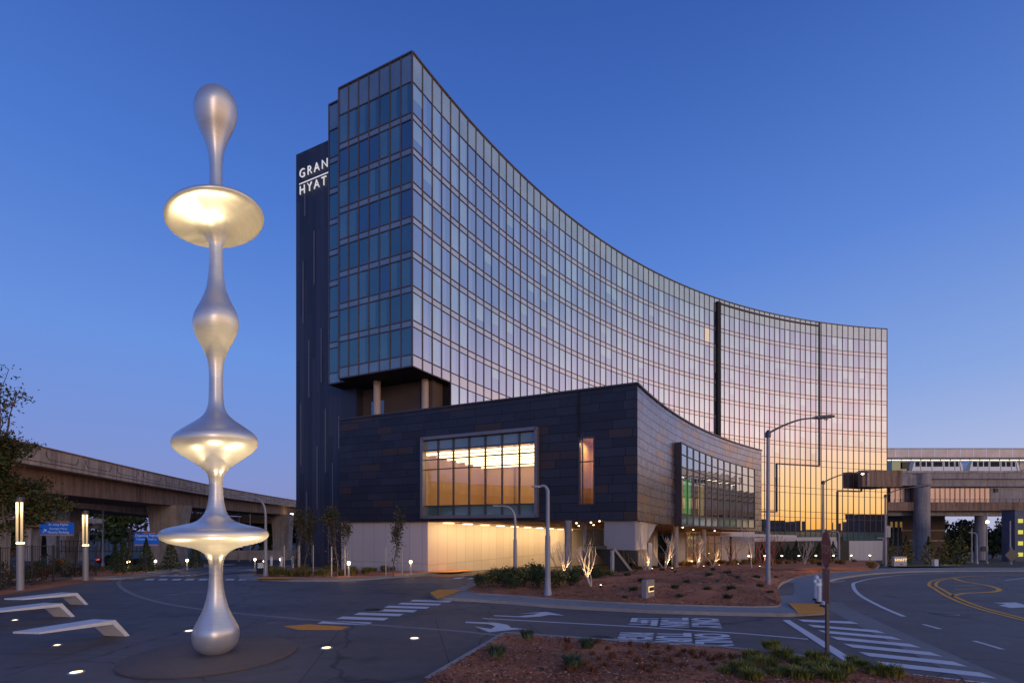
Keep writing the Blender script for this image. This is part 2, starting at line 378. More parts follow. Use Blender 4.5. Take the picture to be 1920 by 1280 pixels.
def sculptmat():
    m, t, b = nt('satin_aluminium'); tc = N(t, 'ShaderNodeTexCoord')
    mp = N(t, 'ShaderNodeMapping'); mp.inputs['Scale'].default_value = (1, 1, 14); t.links.new(tc.outputs['Object'], mp.inputs[0])
    n = N(t, 'ShaderNodeTexNoise', Scale=3.0, Detail=4.0); t.links.new(mp.outputs[0], n.inputs[0])
    r = ramp(t, n.outputs[0], [(.3, (.58, .575, .59)), (.7, (.66, .65, .665))]); t.links.new(r.outputs[0], b.inputs['Base Color'])
    b.inputs['Metallic'].default_value = .6
    n2 = N(t, 'ShaderNodeTexNoise', Scale=2.2, Detail=5.0); t.links.new(tc.outputs['Object'], n2.inputs[0]); rr = ramp(t, n2.outputs[0], [(.3, (.31,) * 3), (.7, (.37,) * 3)]); t.links.new(rr.outputs[0], b.inputs['Roughness'])
    return m
M['sculpt'] = sculptmat()
def panelwall():                               # cream wall with vertical joints, UV in metres
    m, t, b = nt('cream_panel_wall'); tc = N(t, 'ShaderNodeTexCoord')
    br = N(t, 'ShaderNodeTexBrick', Scale=1.0); br.offset = 0.0; br.inputs['Brick Width'].default_value = 1.25; br.inputs['Row Height'].default_value = 5.2
    br.inputs['Color1'].default_value = (.54, .48, .44, 1); br.inputs['Color2'].default_value = (.60, .54, .50, 1); br.inputs['Mortar'].default_value = (.24, .2, .18, 1); br.inputs['Mortar Size'].default_value = .014
    t.links.new(tc.outputs['UV'], br.inputs[0]); t.links.new(br.outputs[0], b.inputs['Base Color']); b.inputs['Roughness'].default_value = .65
    return m
M['panelwall'] = panelwall()
# ------------------------------------------------------------------ sky, sun, camera
GLOW_AZ = R_(112)                               # the afterglow is to the right and behind the viewer
SUN_AZ, SUN_EL = R_(156), R_(9)
W = bpy.data.worlds.new('World'); S.world = W; W.use_nodes = True
t = W.node_tree; bg = t.nodes['Background']; wo = t.nodes['World Output']
sky = t.nodes.new('ShaderNodeTexSky'); sky.sky_type = 'NISHITA'; sky.sun_disc = False
sky.sun_elevation = SUN_EL; sky.sun_rotation = SUN_AZ; sky.air_density = 1.2; sky.dust_density = 1.5; sky.ozone_density = 3.0
t.links.new(sky.outputs[0], bg.inputs[0]); bg.inputs[1].default_value = 0.02
tc = N(t, 'ShaderNodeTexCoord'); sx = N(t, 'ShaderNodeSeparateXYZ'); t.links.new(tc.outputs['Generated'], sx.inputs[0])
def mth(op, a, b=None, c=None):
    n = N(t, 'ShaderNodeMath', operation=op)
    for i, v in enumerate((a, b, c)):
        if v is None: continue
        if isinstance(v, (int, float)): n.inputs[i].default_value = v
        else: t.links.new(v, n.inputs[i])
    return n.outputs[0]
x, y, z = sx.outputs
hl = mth('SQRT', mth('MAXIMUM', mth('ADD', mth('MULTIPLY', x, x), mth('MULTIPLY', y, y)), 1e-5))
dt = mth('DIVIDE', mth('ADD', mth('MULTIPLY', x, math.sin(GLOW_AZ)), mth('MULTIPLY', y, math.cos(GLOW_AZ))), hl)
mr = N(t, 'ShaderNodeMapRange', interpolation_type='SMOOTHSTEP'); t.links.new(dt, mr.inputs[0]); mr.inputs['From Min'].default_value = .40; mr.inputs['From Max'].default_value = 1.0
def sr(c): return tuple(((v / 255 + .055) / 1.055) ** 2.4 if v > 10 else v / 255 / 12.92 for v in c)
def k(c, s): return tuple(v * s for v in sr(c))
cold = ramp(t, z, [(0, sr((126, 130, 192))), (.10, sr((116, 132, 202))), (.30, sr((98, 138, 217))), (.52, sr((69, 114, 203))), (.75, sr((47, 84, 168))), (1, sr((36, 64, 140)))])
warm = ramp(t, z, [(0, k((255, 182, 82), 1.7)), (.035, k((255, 200, 124), 1.75)), (.09, k((255, 206, 152), 1.75)), (.17, k((250, 214, 206), 1.75)), (.27, k((222, 202, 212), 1.38)), (.42, k((170, 184, 210), .98)), (.68, k((120, 150, 196), .95)), (1, sr((50, 80, 150)))])
pale = ramp(t, z, [(0, sr((184, 184, 216))), (.10, sr((174, 184, 224))), (.24, sr((134, 163, 223))), (.45, sr((90, 131, 213))), (.7, sr((52, 92, 176))), (1, sr((36, 64, 140)))])
m2r = N(t, 'ShaderNodeMapRange', interpolation_type='SMOOTHSTEP'); t.links.new(dt, m2r.inputs[0]); m2r.inputs['From Min'].default_value = -.75; m2r.inputs['From Max'].default_value = .55
mc = N(t, 'ShaderNodeMixRGB'); t.links.new(m2r.outputs[0], mc.inputs[0]); t.links.new(cold.outputs[0], mc.inputs[1]); t.links.new(pale.outputs[0], mc.inputs[2])
mx = N(t, 'ShaderNodeMixRGB'); t.links.new(mr.outputs[0], mx.inputs[0]); t.links.new(mc.outputs[0], mx.inputs[1]); t.links.new(warm.outputs[0], mx.inputs[2])
bg2 = N(t, 'ShaderNodeBackground'); t.links.new(mx.outputs[0], bg2.inputs[0]); bg2.inputs[1].default_value = 0.95
ads = N(t, 'ShaderNodeAddShader'); t.links.new(bg.outputs[0], ads.inputs[0]); t.links.new(bg2.outputs[0], ads.inputs[1]); t.links.new(ads.outputs[0], wo.inputs[0])

def aim(o, d): o.rotation_euler = Vector(d).to_track_quat('-Z', 'Y').to_euler()
sl = bpy.data.lights.new('sun', 'SUN'); sl.energy = .32; sl.angle = R_(12); sl.color = (1, .74, .60)
so = bpy.data.objects.new('sun', sl); COL.objects.link(so)
aim(so, (-math.sin(SUN_AZ) * math.cos(SUN_EL), -math.cos(SUN_AZ) * math.cos(SUN_EL), -math.sin(SUN_EL)))
def spot(loc, tgt, en, ang=60, col=WARM, blend=.6, size=.06):
    l = bpy.data.lights.new('spot_lamp', 'SPOT'); l.energy = en; l.spot_size = R_(ang); l.spot_blend = blend; l.color = col; l.shadow_soft_size = size
    o = bpy.data.objects.new('spot_lamp', l); COL.objects.link(o); o.location = loc; aim(o, Vector(tgt) - Vector(loc)); return o
def point(loc, en, col=WARM, size=.08):
    l = bpy.data.lights.new('point_lamp', 'POINT'); l.energy = en; l.color = col; l.shadow_soft_size = size
    o = bpy.data.objects.new('point_lamp', l); COL.objects.link(o); o.location = loc; return o
def area(loc, d, en, sx_, sy_, col=WARM):
    l = bpy.data.lights.new('area_lamp', 'AREA'); l.energy = en; l.color = col; l.shape = 'RECTANGLE'; l.size = sx_; l.size_y = sy_
    o = bpy.data.objects.new('area_lamp', l); COL.objects.link(o); o.location = loc; aim(o, d); return o

cd = bpy.data.cameras.new('camera'); cam = bpy.data.objects.new('camera', cd); COL.objects.link(cam); S.camera = cam
cam.location = (0, 0, H); cam.rotation_euler = (math.pi / 2, 0, 0)
cd.sensor_width = 36; cd.lens = F / 1920 * 36; cd.shift_y = (HY - 640) / 1920; cd.clip_end = 5000; cd.clip_start = .1
S.view_settings.view_transform = 'Standard'; S.view_settings.look = 'None'; S.view_settings.exposure = 0
S.cycles.use_denoising = True
S.cycles.max_bounces = 8; S.cycles.sample_clamp_indirect = 6
# ------------------------------------------------------------------ hotel tower
AC = Vector((99.53, -16.35, 0)); AR = 124.757    # plan circle of the concave front
A0, A1 = R_(150.66), math.atan2(107.76 + 16.35, 83.17 - 99.53)
NP = 81
def arc(i, off=0.0):                              # off > 0: towards the viewer side
    a = A0 + (A1 - A0) * i / NP
    return Vector((AC.x + (AR - off) * math.cos(a), AC.y + (AR - off) * math.sin(a), 0))
def arc_at(px, C=AC, R=AR):                       # angle where the line of sight of a column meets the circle
    d = Vector(((px - CX) / F, 1, 0)); b = d.dot(C); c = C.dot(C) - R * R; a = d.dot(d)
    disc = math.sqrt(max(b * b - a * c, 0)); return d * ((b - disc) / a), d * ((b + disc) / a)
def hit(px, C, R):
    best = None
    for p in arc_at(px, C, R):
        if p.y > 0 and math.atan2(p.y - C.y, p.x - C.x) > R_(85): best = p if best is None or p.y > best.y else best
    return best
def idx(px):
    p = hit(px, AC, AR); return (math.atan2(p.y - AC.y, p.x - AC.x) - A0) / (A1 - A0) * NP
def lerp(a, b, t): return a + (b - a) * t
TOP = 46.96
# floor lines (left end, right end) of the glazed front: window bottom, spandrel height below it
LV = [(41.4 - 3.2 * q, 41.4 - 3.5 * q, .62, .80) for q in range(7)] + [(19.0, 16.9, 1.07, 1.3), (14.0, 10.8, 1.2, 1.3), (9.0, 5.7, 1.2, 1.3), (3.0, 1.8, 1.6, 1.75)]
def wb(q, i): return lerp(LV[q][0], LV[q][1], i / NP)
def sp(q, i): return lerp(LV[q][2], LV[q][3], i / NP)
def wt(q, i): return lerp(44.25, 44.2, i / NP) if q == 0 else wb(q - 1, i) - sp(q - 1, i)
I848 = idx(848); I1345 = idx(1345); I1427 = idx(1427); I1456 = idx(1456); I1536 = idx(1536); I1570 = idx(1570); I1615 = idx(1615)
n848 = round(I848); n1345 = round(I1345)
hotel = thing('hotel_tower', 'tall curved glass hotel with white rooftop lettering on its dark side slab', 'hotel', (-9.1, 44.7, g(44.7)))
def lp(o): return o
SOF = 17.93
UL = Vector((-.907, .422, 0)); NL = Vector((-.422, -.907, 0)); CN = arc(0)
LE = CN + UL * 8.98; B0 = LE - NL * 1.0
# side bay out to px 617
tt = 0
while (lambda q: (q.x / q.y))(B0 + UL * tt) > (617 - CX) / F: tt += .01
B1 = B0 + UL * tt
S0 = Vector((-16.54, 51.37, 0)); S1 = Vector((-24.6, 55.12, 0))
# body behind the glass
mb = MB(); BK = -15.0
def ring(i0, i1, z0, z1):
    poly = [arc(i, -.06) for i in range(i0, i1 + 1)] + [arc(i, -9.0) for i in range(i1, i0 - 1, -1)]
    for k_ in range(i1 - i0):
        pass
    n = i1 - i0 + 1
    for a in range(n - 1):
        q = [poly[a], poly[a + 1], poly[2 * n - 2 - a], poly[2 * n - 1 - a]]
        top = [Vector((v.x, v.y, z1)) for v in q]; bot = [Vector((v.x, v.y, z0)) for v in q]
        mb.face(top, 0); mb.face(bot[::-1], 0)
        mb.face([bot[0], bot[1], top[1], top[0]], 0); mb.face([bot[2], bot[3], top[3], top[2]], 0)
    for a in (0, n - 1):
        q = [poly[a], poly[2 * n - 1 - a]]
        mb.face([Vector((q[0].x, q[0].y, z0)), Vector((q[1].x, q[1].y, z0)), Vector((q[1].x, q[1].y, z1)), Vector((q[0].x, q[0].y, z1))], 0)
ring(0, n848, SOF, TOP - .02); ring(n848, NP, -7.5, TOP - .02)
obj('wall', mb, M['black'], hotel)
mb = MB()                                         # bay block at the left end
mb.prism([B0 + UL * .02 - NL * .06, B1 - NL * .06, B1 - NL * 1.9, B0 - NL * 1.9 - UL * 3], SOF, TOP - .1)
obj('bay_wall', mb, M['black'], hotel)
# soffit plate
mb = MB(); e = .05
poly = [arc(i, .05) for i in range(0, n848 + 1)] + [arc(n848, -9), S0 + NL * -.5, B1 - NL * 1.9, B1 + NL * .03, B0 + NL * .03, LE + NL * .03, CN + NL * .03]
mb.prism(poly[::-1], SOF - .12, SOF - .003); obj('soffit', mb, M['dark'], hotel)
# recess under the overhang
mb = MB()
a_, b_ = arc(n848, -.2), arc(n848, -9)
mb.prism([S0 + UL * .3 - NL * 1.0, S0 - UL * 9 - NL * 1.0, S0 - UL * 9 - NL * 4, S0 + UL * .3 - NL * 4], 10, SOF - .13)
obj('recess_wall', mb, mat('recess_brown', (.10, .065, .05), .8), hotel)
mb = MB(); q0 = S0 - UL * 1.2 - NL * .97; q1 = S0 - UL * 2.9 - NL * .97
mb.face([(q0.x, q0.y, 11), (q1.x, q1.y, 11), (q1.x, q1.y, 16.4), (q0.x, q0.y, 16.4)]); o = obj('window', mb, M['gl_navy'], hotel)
mb = MB()
for za, zb in ((11.5, 17.78),):
    for j in range(4):
        pa = lerp(a_, b_, (j + .04) / 4) + (a_ - arc(n848 - 1, -.2)).normalized() * -.1; pb = lerp(a_, b_, (j + .96) / 4) + (a_ - arc(n848 - 1, -.2)).normalized() * -.1
        mb.face([(pa.x, pa.y, za), (pb.x, pb.y, za), (pb.x, pb.y, zb), (pa.x, pa.y, zb)], 0)
obj('window', mb, M['gl_black'], hotel)
for px, Y in ((707, 49.2), (797, 48.6)):
    mb = MB(); mb.tube([(X(px, Y), Y, 10), (X(px, Y), Y, SOF - .1)], .36, 20); obj('column', mb, M['coltan'], hotel)
# slab
mb = MB(); hw = (S1 - S0).length; zs = 45.4
def uvq(p, q, z0, z1, u0, u1): return [(p.x, p.y, z0), (q.x, q.y, z0), (q.x, q.y, z1), (p.x, p.y, z1)], [(u0, z0), (u1, z0), (u1, z1), (u0, z1)]
back = -NL * 13
for p, q, u in ((S1, S0, 0), (S0, S0 + back, 20), (S0 + back, S1 + back, 50), (S1 + back, S1, 80)):
    f_, uv = uvq(p, q, -6, zs, u, u + (q - p).length); mb.face(f_, 0, uv)
mb.face([(v.x, v.y, zs) for v in (S1, S0, S0 + back, S1 + back)], 1)
obj('side_slab', mb, [M['slab'], M['black']], hotel)
mb = MB()
for fr, z0, z1 in ((.12, 26, 33), (.22, 17.5, 24), (.08, 10, 17), (.31, 30, 36), (.36, 5, 12), (.5, 9, 16), (.18, 1, 7), (.62, 3, 10), (.43, 19, 25), (.72, 11.5, 15), (.27, -1, 4), (.55, -1, 3.2), (.15, 38, 41)):
    p = lerp(S1, S0, fr) + NL * .03; q = p - UL * .16
    mb.box(((p.x + q.x) / 2, (p.y + q.y) / 2, (z0 + z1) / 2), (.16, .05, z1 - z0), math.atan2(-UL.y, -UL.x))
obj('joint_strip', mb, M['strip'], hotel)
# lettering on the slab
def text_obj(name, body, size, frame, material, parent=None, depth=.03, align='LEFT', stretch=(1, 1), spacing=1.0, label=None, bold=0.0):
    cu = bpy.data.curves.new(name, 'FONT'); cu.body = body; cu.size = size; cu.extrude = depth; cu.align_x = align; cu.space_character = spacing; cu.offset = bold
    tmp = bpy.data.objects.new(name + '_tmp', cu); COL.objects.link(tmp)
    dg = bpy.context.evaluated_depsgraph_get(); me = bpy.data.meshes.new_from_object(tmp.evaluated_get(dg))
    bpy.data.objects.remove(tmp, do_unlink=True); bpy.data.curves.remove(cu)
    o_, u_, v_ = frame; w_ = u_.cross(v_).normalized()
    off = world_loc(parent) if parent is not None else Vector((0, 0, 0))
    for vt in me.vertices:
        c = vt.co; vt.co = o_ + u_ * (c.x * stretch[0]) + v_ * (c.y * stretch[1]) + w_ * c.z - off
    me.materials.clear(); me.materials.append(material); me.name = name
    o = bpy.data.objects.new(name, me); COL.objects.link(o)
    if parent is not None: o.parent = parent
    if label: o['label'] = label
    return o
UR = -UL
def slab_at(px):
    d = (px - CX) / F; s_ = (S0.x - d * S0.y) / (d * (UL.y) - UL.x); return S0 + UL * s_
pl = slab_at(563)
zg = lambda py: Z(py, pl.y)
for body, py, ln in (('GRAND', 336.5, 0), ('HYATT', 367.5, 0)):
    text_obj('letters', body, 1.42, (Vector((pl.x, pl.y, zg(py))) + NL * .14, UR, Vector((0, 0, 1))), M['led'], hotel, .05, spacing=1.38, stretch=(.92, 1), bold=-.02)
mb = MB(); p = pl + NL * .13; q = p + UR * 6.6
mb.beam((p.x, p.y, zg(347)), (q.x, q.y, zg(347)), .06, .085); obj('underline', mb, M['led'], hotel)
# --- glazing
def pane(mb, p0, p1, z0, z1, n, m, jit=.007, split=None, m2=0):
    j = [random.uniform(-jit, jit) for _ in range(3)]; j.append(j[0] - j[1] + j[2])
    def at(t_, s_):
        b = lerp(p0, p1, t_); o_ = lerp(lerp(j[0], j[1], t_), lerp(j[3], j[2], t_), s_)
        return Vector((b.x + n.x * o_, b.y + n.y * o_, lerp(z0, z1, s_)))
    if split is None: mb.face([at(0, 0), at(1, 0), at(1, 1), at(0, 1)], m)
    else:
        mb.face([at(0, 0), at(split, 0), at(split, 1), at(0, 1)], m); mb.face([at(split, 0), at(1, 0), at(1, 1), at(split, 1)], m2)
GM = [M['gl_dark'], M['gl_curt'], M['gl_mid'], M['gl_mirror'], M['gl_lit']]
random.seed(21)
rest = MB(); spans = [MB() for _ in range(11)]; para = MB(); green = MB()
colmode = [random.choice((1, 0, 1, 2, 2, 1, 0)) for _ in range(NP)]
def stepped_z(i):                                   # the mirrored lobby glass rises in steps towards the right end
    if i < I1427: return 9.2
    if i < I1456: return Z(958, arc(int(i)).y)
    if i < I1536: return Z(873, arc(int(i)).y)
    return 17.5
for i in range(NP):
    p0, p1 = arc(i + .02), arc(i + .98); n = (AC - (p0 + p1) / 2).normalized(); m_ = i + .5
    jp = .002
    pane(para, p0, p1, wt(0, m_) + .04, TOP - .06, n, 0, .002)
    for q in range(11):
        z0, z1 = wb(q, m_), wt(q, m_)
        if i < n848 and q > 7: continue
        low = z0 < stepped_z(i)
        if low: pane(rest, p0, p1, z0 + .04, z1 - .04, n, 3, .004)
        else:
            md = colmode[i]
            if random.random() < .22: md = random.choice((0, 1, 2))
            tgt = MB() if (i < 5 and q < 8) else rest
            if (i, q) == (46, 1): pane(tgt, p0, p1, z0 + .04, z1 - .04, n, 4)
            elif md == 1: pane(tgt, p0, p1, z0 + .04, z1 - .04, n, 1, split=random.uniform(.6, .85), m2=2)
            elif md == 2: pane(tgt, p0, p1, z0 + .04, z1 - .04, n, 2, split=random.uniform(.3, .7), m2=0)
            elif random.random() < .25:
                zm = lerp(z0, z1, random.uniform(.3, .6)); pane(tgt, p0, p1, zm, z1 - .04, n, 1); pane(tgt, p0, p1, z0 + .04, zm, n, 0)
            else: pane(tgt, p0, p1, z0 + .04, z1 - .04, n, 0)
            if tgt is not rest: obj('window', tgt, GM, hotel)
        s0 = z0 - sp(q, m_)
        if q == 10 : pane(green, p0, p1, lerp(1.1, .05, 1.0 if i >= I1570 else .15), z0 - .04, n, 0, .002)
        elif low: pane(rest, p0, p1, s0 + .04, z0 - .04, n, 3, .004)
        else: pane(spans[q], p0, p1, s0 + .04, z0 - .04, n, 0, .002)
for q in range(8):                                  # flat end: seven bays, plus the narrow set-back bay
    for j in range(7):
        p0 = LE + UR * (8.98 * (j + .03) / 7); p1 = LE + UR * (8.98 * (j + .97) / 7)
        tgt = MB(); r = random.random()
        if r < .42: pane(tgt, p0, p1, wb(q, 0) + .04, wt(q, 0) - .04, NL, 1, split=random.uniform(.55, .9), m2=0)
        elif r < .6: pane(tgt, p0, p1, wb(q, 0) + .04, wt(q, 0) - .04, NL, 2)
        else: pane(tgt, p0, p1, wb(q, 0) + .04, wt(q, 0) - .04, NL, 0)
        obj('window', tgt, [M['gl_teal'], M['gl_tealc'], M['gl_navy']], hotel)
spl = [MB() for _ in range(18)]; bws = [MB() for _ in range(8)]
def bayc(t_): return lerp(B1, B0, t_)
for j in range(7):
    p0 = LE + UR * (8.98 * (j + .03) / 7); p1 = LE + UR * (8.98 * (j + .97) / 7)
    pane(spl[0], p0, p1, wt(0, 0) + .04, TOP - .06, NL, 0, .002)
    for q in range(8): pane(spl[1 + q], p0, p1, wb(q, 0) - sp(q, 0) + .04, wb(q, 0) - .04, NL, 0, .002)
for t0, t1 in ((.02, .66), (.70, .98)):
    pane(spl[9], bayc(t0), bayc(t1), wt(0, 0) + .04, TOP - .14, NL, 0, .002)
    for q in range(8):
        pane(bws[q], bayc(t0), bayc(t1), wb(q, 0) + .04, wt(q, 0) - .04, NL, 0 if t0 < .5 else 1)
        pane(spl[10 + q], bayc(t0), bayc(t1), wb(q, 0) - sp(q, 0) + .04, wb(q, 0) - .04, NL, 0, .002)
[obj('bay_window', w_, [M['gl_teal'], M['gl_navy']], hotel) for w_ in bws]
obj('window', rest, GM, hotel, kind='stuff')
[obj('spandrel', w_, M['gl_span'], hotel) for w_ in spans if w_.v]; obj('parapet_panel', para, M['gl_para'], hotel)
[obj('end_spandrel', w_, M['gl_spanl'], hotel) for w_ in spl]; obj('green_spandrel', green, M['gl_green'], hotel)
# --- mullions
mu = MB()
def vbar(p, n, z0, z1, w=.085, d=.10, dst=mu, m=0): dst.box((p.x + n.x * .03, p.y + n.y * .03, (z0 + z1) / 2), (w, d, z1 - z0), math.atan2(n.y, n.x) + math.pi / 2, m)
for i in range(NP + 1):
    p = arc(i); n = (AC - p).normalized(); wdt = lerp(.07, .085, i / NP)
    vbar(p, n, SOF if i < n848 else lerp(1.1, .05, 1.0 if i >= I1570 else .15), TOP - .04, wdt)
for i in range(NP):
    p0, p1 = arc(i, .02), arc(i + 1, .02); zz = []
    for q in range(11):
        if i < n848 and q > 7: continue
        a0, a1 = wb(q, i), wb(q, i + 1); zz.append((a0, a1, .085))
        if q == 10: continue
        zz.append((wb(q, i) - sp(q, i), wb(q, i + 1) - sp(q, i + 1), .065))
    zz.append((wt(0, i), wt(0, i + 1), .10))
    for a0, a1, hgt in zz: mu.beam((p0.x, p0.y, a0), (p1.x, p1.y, a1), .07, hgt)
    mu.beam((arc(i, .03).x, arc(i, .03).y, TOP), (arc(i + 1, .03).x, arc(i + 1, .03).y, TOP), .16, .16)
for j in range(8):
    p = LE + UR * (8.98 * j / 7); vbar(p, NL, SOF, TOP - .04, .085 if 0 < j < 7 else .16)
for q in range(8):
    for zz in ([wb(q, 0), wb(q, 0) - sp(q, 0)] + ([wt(0, 0)] if q == 0 else [])):
        a, b = LE + NL * .02, CN + NL * .02; mu.beam((a.x, a.y, zz), (b.x, b.y, zz), .07, .11)
        a, b = B1 + NL * .02, B0 + NL * .02; mu.beam((a.x, a.y, zz), (b.x, b.y, zz), .07, .10)
for a, b in ((LE, CN), (B1, B0)): mu.beam((a.x + NL.x * .03, a.y + NL.y * .03, TOP), (b.x + NL.x * .03, b.y + NL.y * .03, TOP), .16, .14)
for t_ in (0, .68): vbar(bayc(t_), NL, SOF, TOP - .08, .09)
# side return of the corner bay
mu.box(((LE.x + B0.x) / 2 , (LE.y + B0.y) / 2, (SOF + TOP) / 2), (.12, 1.0, TOP - SOF - .1), math.atan2(NL.y, NL.x) + math.pi / 2)
obj('mullion_grid', mu, M['mull'], hotel)
# heavy stepped joints and the dark slot
mb = MB()
def hj(ia, ib, z):
    i = ia
    while i < ib - 1e-6:
        j = min(ib, math.floor(i + 1 + 1e-6)); a, b = arc(i, .10), arc(j, .10); mb.beam((a.x, a.y, z), (b.x, b.y, z), .16, .24); i = j
def vj(i, z0, z1, w=.24): p = arc(i, .06); vbar(p, (AC - p).normalized(), z0, z1, w, .2, mb)
yz = lambda i, py: Z(py, arc(i).y)
hj(I1427 - 2, I1456, yz(I1456, 959)); vj(I1456, yz(I1456, 959), yz(I1456, 869), .2); hj(I1456, I1536, yz(I1536, 873)); vj(I1536, yz(I1536, 873), yz(I1536, 603.5), .22)
hj(I1345, I1536, yz(I1536, 611)); hj(I1570, I1615, yz(I1615, 921)); vj(I1570, .05, yz(I1570, 921), .26); vj(I1615, yz(I1615, 884), yz(I1615, 921), .2)
obj('stepped_joint', mb, M['frame'], hotel)
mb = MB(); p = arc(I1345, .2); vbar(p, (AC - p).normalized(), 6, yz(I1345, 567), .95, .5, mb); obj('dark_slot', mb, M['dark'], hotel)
# base storey under the glass at the right end
mb = MB()
def basew(ia, ib, z0, z1, off=-.02, m=0, dst=mb):
    i = ia
    while i < ib - 1e-6:
        j = min(ib, math.floor(i + 1 + 1e-6)); a, b = arc(i, off), arc(j, off)
        f_, uv = uvq(a, b, z0, z1, i * 1.43, j * 1.43); dst.face(f_, m, uv); i = j
I1415, I1545, I1592, I1440 = idx(1414), idx(1545), idx(1592), idx(1360)
basew(n848, I1415, -7, .85); basew(I1545, I1570, -7, .9); basew(I1592, NP, -7.5, .05); basew(I1415, I1545, .1, .9)
obj('base_wall', mb, M['panelwall'], hotel)
mb = MB(); i = I1415
basew(I1415, I1545, -7, .1, -.35, 0, mb); basew(I1570, I1592, -7, .05, -.35, 0, mb)
obj('base_window', mb, M['gl_green'], hotel)
mb = MB()
for k_ in range(19):
    p = arc(lerp(I1415, I1545, k_ / 18), -.28); vbar(p, (AC - p).normalized(), -7, .1, .09, .08, mb)
for z_ in (-.9,):
    a, b = arc(I1415, -.28), arc(I1545, -.28)
    for k_ in range(9):
        a, b = arc(lerp(I1415, I1545, k_ / 9), -.28), arc(lerp(I1415, I1545, (k_ + 1) / 9), -.28); mb.beam((a.x, a.y, z_), (b.x, b.y, z_), .06, .08)
obj('base_mullion', mb, M['frame'], hotel)
mb = MB(); a, b = arc(lerp(I1570, I1592, .05), -.3), arc(lerp(I1570, I1592, .5), -.3)
mb.face([(a.x, a.y, -4.3), (b.x, b.y, -4.3), (b.x, b.y, -1.2), (a.x, a.y, -1.2)]); obj('door', mb, M['amber_lit'], hotel)
# ------------------------------------------------------------------ podium wing
PC = Vector((99.727, -18.953, 0)); PR = 104.714
PD = Vector((8.295, 32.014, 0)); PT = 12.53
def left_at(px, off=0.0):                           # point of the wing's flat face seen at px
    d = (px - CX) / F; o_ = PD + NL * off; s_ = (o_.x - d * o_.y) / (d * UL.y - UL.x); return o_ + UL * s_
def zs_(p):                                         # soffit falls gently towards the back
    dd = max(0.0, -(Vector((p[0], p[1], 0)) - PD).dot(NL)); return 3.45 - .028 * dd
PL = left_at(636)
b0 = math.atan2(PD.y - PC.y, PD.x - PC.x); pe = hit(1428, PC, PR); b1 = math.atan2(pe.y - PC.y, pe.x - PC.x)
def parc(t_, off=0.0): a = b0 + (b1 - b0) * t_; return Vector((PC.x + (PR - off) * math.cos(a), PC.y + (PR - off) * math.sin(a), 0))
def pt_at(px): p = hit(px, PC, PR); return (math.atan2(p.y - PC.y, p.x - PC.x) - b0) / (b1 - b0)
plen = abs(b1 - b0) * PR
wing = thing('podium_wing', 'low dark metal clad wing with lit ballroom window in front of hotel', 'building', (8.3, 32.0, 0))
WALLH = {}
def cut_face(dst, m, L, z0f, z1, pos, n_, u0, holes, N_=40):   # clad wall with rectangular openings; pos(t) plan point, holes in t,z fractions
    ts = sorted(set([k_ / N_ for k_ in range(N_ + 1)] + [h[0] for h in holes] + [h[1] for h in holes]))
    for a, b in zip(ts[:-1], ts[1:]):
        mid = (a + b) / 2; segs = [(None, None)]
        hs = [h for h in holes if h[0] < mid < h[1]]
        def zz(t_, h, w): return h[w](t_) if callable(h[w]) else h[w]
        pa, pb = pos(a), pos(b)
        def put(za0, za1, zb0, zb1):
            va0, va1 = (za0 - z0f(pa)) / (z1 - z0f(pa)) * 9.1, (za1 - z0f(pa)) / (z1 - z0f(pa)) * 9.1
            vb0, vb1 = (zb0 - z0f(pb)) / (z1 - z0f(pb)) * 9.1, (zb1 - z0f(pb)) / (z1 - z0f(pb)) * 9.1
            dst.face([(pa.x, pa.y, za0), (pb.x, pb.y, zb0), (pb.x, pb.y, zb1), (pa.x, pa.y, za1)], m, [(u0 + a * L, va0), (u0 + b * L, vb0), (u0 + b * L, vb1), (u0 + a * L, va1)])
        if hs:
            h = hs[0]
            put(z0f(pa), zz(a, h, 2), z0f(pb), zz(b, h, 2)); put(zz(a, h, 3), z1, zz(b, h, 3), z1)
        else: put(z0f(pa), z1, z0f(pb), z1)
LL = (PL - PD).length
tl = lambda px, o_=0: (left_at(px) - PL).dot(UR) / LL
lpos = lambda t_: PL + UR * (LL * t_)
wz0, wz1 = Z(967, left_at(900).y), Z(813, left_at(900).y)
wz0 = Z(966.5, left_at(1008).y); wz1 = Z(804, left_at(1008).y)
sz0 = Z(945, left_at(1100).y); sz1 = Z(820, left_at(1100).y)
mb = MB()
TW0, TW1, TS0, TS1 = tl(795), tl(1008), tl(1086), tl(1114)
zf = lambda p: zs_(p)
cut_face(mb, 0, LL, zf, PT, lpos, NL, 0, [(TW0, TW1, wz0, wz1), (TS0, TS1, sz0, sz1)])
obj('wall', mb, M['clad'], wing)
# slot reveals: the narrow window sits in a full height groove
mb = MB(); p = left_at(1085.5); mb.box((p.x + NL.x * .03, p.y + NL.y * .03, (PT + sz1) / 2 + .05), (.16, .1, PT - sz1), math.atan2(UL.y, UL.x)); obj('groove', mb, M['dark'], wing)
mb = MB()
t0, t1 = pt_at(1268), pt_at(1408)
rz0 = lambda t_: lerp(Z(984.5, parc(t0).y), Z(989.5, parc(t1).y), (t_ - t0) / (t1 - t0)); rz1 = lambda t_: lerp(Z(830, parc(t0).y), Z(880, parc(t1).y), (t_ - t0) / (t1 - t0))
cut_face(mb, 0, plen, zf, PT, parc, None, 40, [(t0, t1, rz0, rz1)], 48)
o = obj('curved_wall', mb, M['clad2'], wing)
